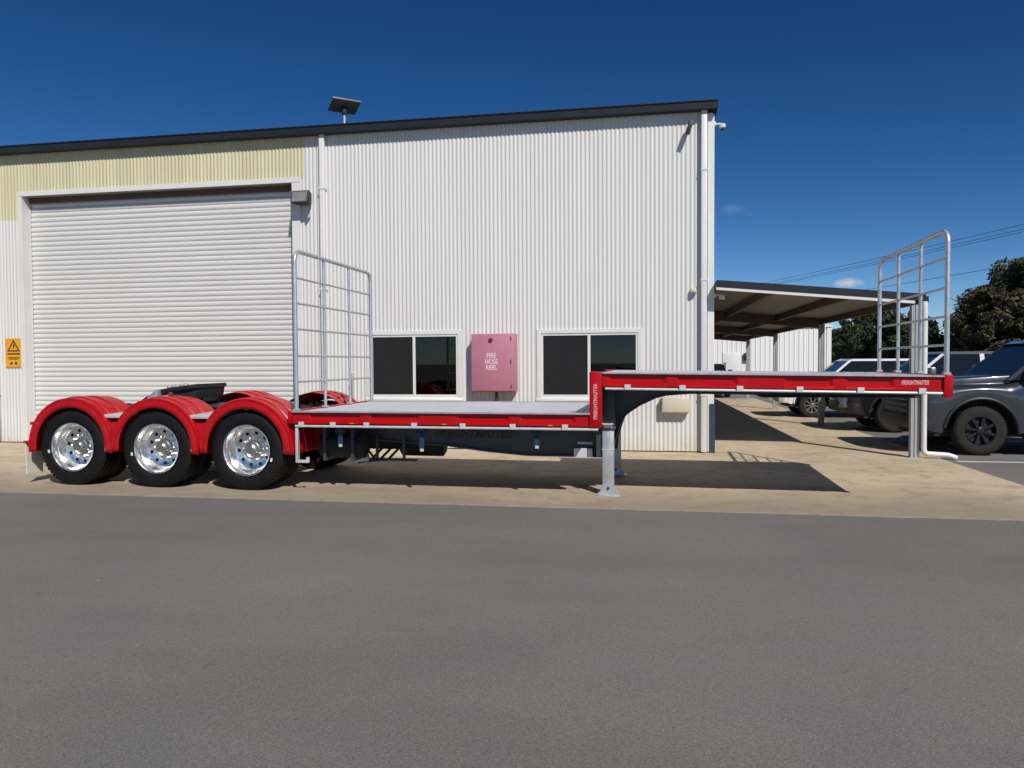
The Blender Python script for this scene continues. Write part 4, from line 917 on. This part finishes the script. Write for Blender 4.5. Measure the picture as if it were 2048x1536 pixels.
    for side in (0, 1):
        def Y(y): return y if side == 0 else Wd-y
        q = [(0.012, Y(0.40)), (0.055, Y(0.20)), (0.20, Y(0.045)), (0.30, Y(0.05)), (0.10, Y(0.36))]
        m = MB(); m.prism(q, zsh-0.30, zsh-0.15, 'xy'); m.build('headlight', LENS, o, bevel=0.01)
        m = MB(); m.box(Lg-0.16, Lg+0.012, *sorted((Y(0.035), Y(0.16))), belt-0.34, belt-0.08); m.build('tail_light', REDL, o, bevel=0.01)
        m = MB(); m.box(w0+0.30, w0+0.42, *sorted((Y(-0.16), Y(0.03))), belt+0.03, belt+0.22); m.build('mirror', trim, o, bevel=0.03)
        for xd in (mid, mid+1.0 if c1 > mid+1.05 else c1-0.04, w0+0.33):
            m = MB(); m.box(xd-0.004, xd+0.004, *sorted((Y(0.010), Y(0.06))), 0.55, belt-0.06); m.build('door_joint', BLK, o, smooth=0)
        for xd in (mid-0.18, mid+0.82):
            if xd < c1-0.05:
                m = MB(); m.box(xd, xd+0.15, *sorted((Y(-0.006), Y(0.03))), belt-0.17, belt-0.14); m.build('door_handle', trim, o, bevel=0.006)
        m = MB(); m.box(xf+arch+0.1, xr_-arch-0.1, *sorted((Y(0.0), Y(0.12))), 0.30, 0.35); m.build('side_step', DARKP, o, bevel=0.01)
    if bed:
        m = MB(); m.box(c1+0.06, Lg-0.10, 0.09, Wd-0.09, belt-0.01, belt+0.02); m.build('tray_cover', BLK, o, bevel=0.01)
    return o
GZ = -0.012
vehicle('pickup_truck', 'grey pickup truck with black wheels parked beside the carport downpipe', 'pickup', (4.62, 13.48, GZ), 0, CGREY, 5.8, 2.02, 0.415, 1.0, 4.62, 1.17, 1.36, 1.30, 1.96, 1.42, 2.18, 3.72, 3.92, True, RIMD, 8)
vehicle('pickup_truck', 'black pickup truck with sky glints painted silver on roof and pillars parked between grey and white vehicles', 'pickup', (4.62, 17.55, GZ), 0, CBLACK, 5.3, 1.9, 0.39, 0.95, 4.05, 1.10, 1.30, 1.24, 1.80, 1.30, 1.98, 3.35, 3.5, True, RIMD, 6, trim=RIMS)  # silver trim paints the sky glint into roof, pillars and mirrors
vehicle('station_wagon', 'white station wagon with alloy wheels parked nose in past the black pickup', 'car', (3.92, 21.9, GZ), 0, CWHITE, 4.75, 1.85, 0.365, 0.86, 3.60, 1.0, 1.12, 1.06, 1.66, 1.18, 1.88, 4.20, 4.45, False, RIMS, 9)
vehicle('sedan', 'dark blue car parked facing out behind the far end of carport', 'car', (4.0, 33.6, GZ), rad(90), CBLUE, 4.7, 1.85, 0.34, 0.9, 3.6, 0.98, 1.06, 1.02, 1.50, 1.25, 1.95, 3.5, 4.0, False, RIMS, 10)
vehicle('station_wagon', 'white wagon parked in the next row beyond the black pickup', 'car', (8.6, 27.5, GZ), 0, CWHITE, 5.0, 1.9, 0.36, 0.9, 3.8, 1.05, 1.2, 1.12, 1.86, 1.1, 1.8, 4.6, 4.85, False, RIMS, 8)

# ------------------------------------------------------------------ white building behind the carport
fb = thing('white_shed', 'low white clad shed standing beyond the far end of carport', 'shed', (0, 0, 0))
FY = 42.0
m = MB(); v = []; n = 0; x = -8.0; pts = []
while x < 9.85:
    pts += [(x, 0), (x+0.17, 0), (x+0.19, -0.03), (x+0.23, -0.03)]; x += 0.25
pts = [p for p in pts if p[0] <= 9.85]+[(9.85, 0)]
for p in pts: v += [(p[0], FY+p[1], 0), (p[0], FY+p[1], 3.42)]
m.add(v, [(2*i, 2*i+2, 2*i+3, 2*i+1) for i in range(len(pts)-1)]); m.build('wall', FARW, fb, smooth=0)
m = MB(); m.box(9.85, 10.08, FY-0.05, FY+12, 0, 3.42); m.build('end_wall', FARW, fb, smooth=0)
m = MB(); m.prism([(FY-0.1, 3.42), (FY+6, 4.1), (FY+12.1, 3.42), (FY+12.1, 3.48), (FY+6, 4.18), (FY-0.1, 3.50)], -8.1, 10.15, 'yz'); m.build('roof', FARW, fb, smooth=0)
m = MB(); m.box(4.45, 5.35, FY-0.06, FY-0.01, 0, 2.05); d_ = m.build('door', TRIMW, fb, bevel=0.01)
m = MB(); m.box(4.52, 4.62, FY-0.12, FY-0.06, 1.25, 1.55); m.build('handle', PLASTIC, d_, smooth=0)
m = MB(); m.box(5.55, 5.85, FY-0.2, FY-0.04, 1.65, 2.05); m.build('switch_box', DARKP, fb, bevel=0.02)
m = MB(); m.tube([(9.72, FY-0.09, 0.0), (9.72, FY-0.09, 3.42)], 0.05, 8); m.build('downpipe', FARW, fb)

# ------------------------------------------------------------------ trees
def tree(name, label, x, y, h, rx, base, c, nl, leaf, seed, group=None, lobes=16):
    r = np.random.default_rng(seed)
    o = thing(name, label, 'tree', (x, y, -0.03), 0, group)
    m = MB(); tr = 0.045*h
    p = [(0, 0, 0), (0.06*rx, 0.02, h*0.18), (-0.03*rx, 0.05, h*0.42), (0.04*rx, 0, h*0.7), (0.0, 0, h*0.92)]
    m.tube(p, [tr, tr*0.8, tr*0.6, tr*0.32, tr*0.08], 9)
    for k in range(9):
        a = r.uniform(0, 6.28); z0 = h*r.uniform(0.15, 0.62); ln = rx*r.uniform(0.5, 0.9)
        m.tube([(0, 0, z0), (math.cos(a)*ln*0.5, math.sin(a)*ln*0.5, z0+0.10*h), (math.cos(a)*ln, math.sin(a)*ln, z0+0.24*h)], [tr*0.42, tr*0.25, tr*0.06], 6)
    m.build('trunk', BARK, o)
    # crown: leaf clumps gathered round many lobes, so the outline is uneven
    hc = (h-base)/2; cz = base+hc
    cl = []
    for k in range(lobes*9):
        u = r.normal(size=3); u /= np.linalg.norm(u); d = r.uniform(0.45, 1.0)**0.5
        k_ = 1+0.16*math.sin(3.1*u[0]+seed)+0.13*math.sin(4.3*u[1]+2*seed)+0.1*math.sin(6*u[2]+seed)
        cl.append((u[0]*rx*d*k_*0.86, u[1]*rx*d*k_*0.86, cz+u[2]*hc*d*min(1.06, k_)*0.9, r.uniform(0.10, 0.21)*rx))
    cl = np.array(cl); idx = r.integers(0, len(cl), nl)
    u = r.normal(size=(nl, 3)); u /= np.linalg.norm(u, axis=1)[:, None]
    P = cl[idx, :3]+u*(cl[idx, 3]*r.uniform(0.3, 1.0, nl)**0.5)[:, None]*np.array([1, 1, 0.75])
    P[:, 2] = np.maximum(P[:, 2], 0.08)
    A = r.normal(size=(nl, 3)); A /= np.linalg.norm(A, axis=1)[:, None]
    B = np.cross(A, r.normal(size=(nl, 3))); B /= np.linalg.norm(B, axis=1)[:, None]
    sz = leaf*r.uniform(0.6, 1.4, nl)[:, None]
    V = np.stack([P-A*sz, P+B*sz*0.42, P+A*sz, P-B*sz*0.42], 1).reshape(-1, 3)
    me = bpy.data.meshes.new('crown'); me.vertices.add(nl*4); me.vertices.foreach_set('co', V.ravel())
    me.loops.add(nl*4); me.loops.foreach_set('vertex_index', np.arange(nl*4, dtype=np.int32))
    me.polygons.add(nl); me.polygons.foreach_set('loop_start', np.arange(0, nl*4, 4, dtype=np.int32))
    me.update(calc_edges=True); me.materials.append(c)
    link('crown', me, o)
LF1 = leaf_mat('leaf_dark_olive', (0.060, 0.066, 0.034))
LF2 = leaf_mat('leaf_dark_green', (0.044, 0.058, 0.028))
LF3 = leaf_mat('leaf_brown_green', (0.072, 0.068, 0.037))
tree('broad_tree', 'broad dark olive tree, the tallest beyond the parked vehicles', 20.6, 40.5, 7.0, 4.6, 0.2, LF1, 102000, 0.096, 3)
tree('broad_tree', 'brownish tree crowding the left flank of the tallest dark tree', 17.4, 39.5, 5.6, 2.6, 0.2, LF3, 51000, 0.111, 5)
tree('broad_tree', 'mid-sized dark tree in the gap beside the front headboard', 14.4, 44.0, 4.5, 2.2, 0.3, LF2, 25500, 0.111, 8)
tree('broad_tree', 'dark green tree directly right of the white shed', 12.3, 46.0, 4.2, 2.0, 0.2, LF2, 22100, 0.111, 13)
tree('broad_tree', 'loose tree behind the front headboard with sky gaps in crown', 14.6, 50.0, 5.2, 2.2, 0.8, LF1, 9000, 0.16, 21)
tree('broad_tree', 'small distant tree peeping between the two larger dark trees', 17.6, 52.0, 4.6, 2.3, 0.3, LF2, 12000, 0.16, 34)
tree('broad_tree', 'wide dark tree standing further back behind the tallest tree', 24.5, 47.0, 8.2, 4.4, 0.3, LF1, 30000, 0.17, 55)
tree('broad_tree', 'low bushy tree filling in below the tallest dark tree', 18.6, 37.5, 4.0, 2.6, 0.1, LF3, 44200, 0.111, 89)
tree('broad_tree', 'low scrubby tree growing between the shed and larger trees', 11.6, 50.0, 3.9, 2.2, 0.15, LF1, 12000, 0.16, 144)

# ------------------------------------------------------------------ power line
P0, P1 = Vector((24.6, 32.8, 0)), Vector((2.6, 95.4, 0))
for q, lb in ((P0, 'timber power pole with crossarm standing right of the tree row'), (P1, 'timber power pole with crossarm far behind the warehouse')):
    po = thing('power_pole', lb, 'pole', (q.x, q.y, -0.03))
    m = MB(); m.tube([(0, 0, 0), (0, 0, 9.6)], [0.16, 0.11], 10); m.build('shaft', TIMBER, po)
    m = MB(); m.box(-1.1, 1.1, -0.06, 0.06, 8.75, 8.87); m.build('crossarm', TIMBER, po, smooth=0)
dn = Vector((0.943, 0.331, 0))
for k, (off, z) in enumerate(((-0.8, 9.0), (0.0, 8.93), (0.8, 8.95), (0.1, 7.1))):
    pts = []
    for i in range(25):
        t = i/24; p = P0.lerp(P1, t)+dn*off; pts.append((p.x, p.y, z-1.1*4*t*(1-t)*0.35))
    m = MB(); m.tube(pts, 0.014, 5)
    wr = m.build('power_line', DARKP, None)
    tag(wr, 'thin dark power line strung high across the sky behind carport', 'power line', 'overhead power lines')
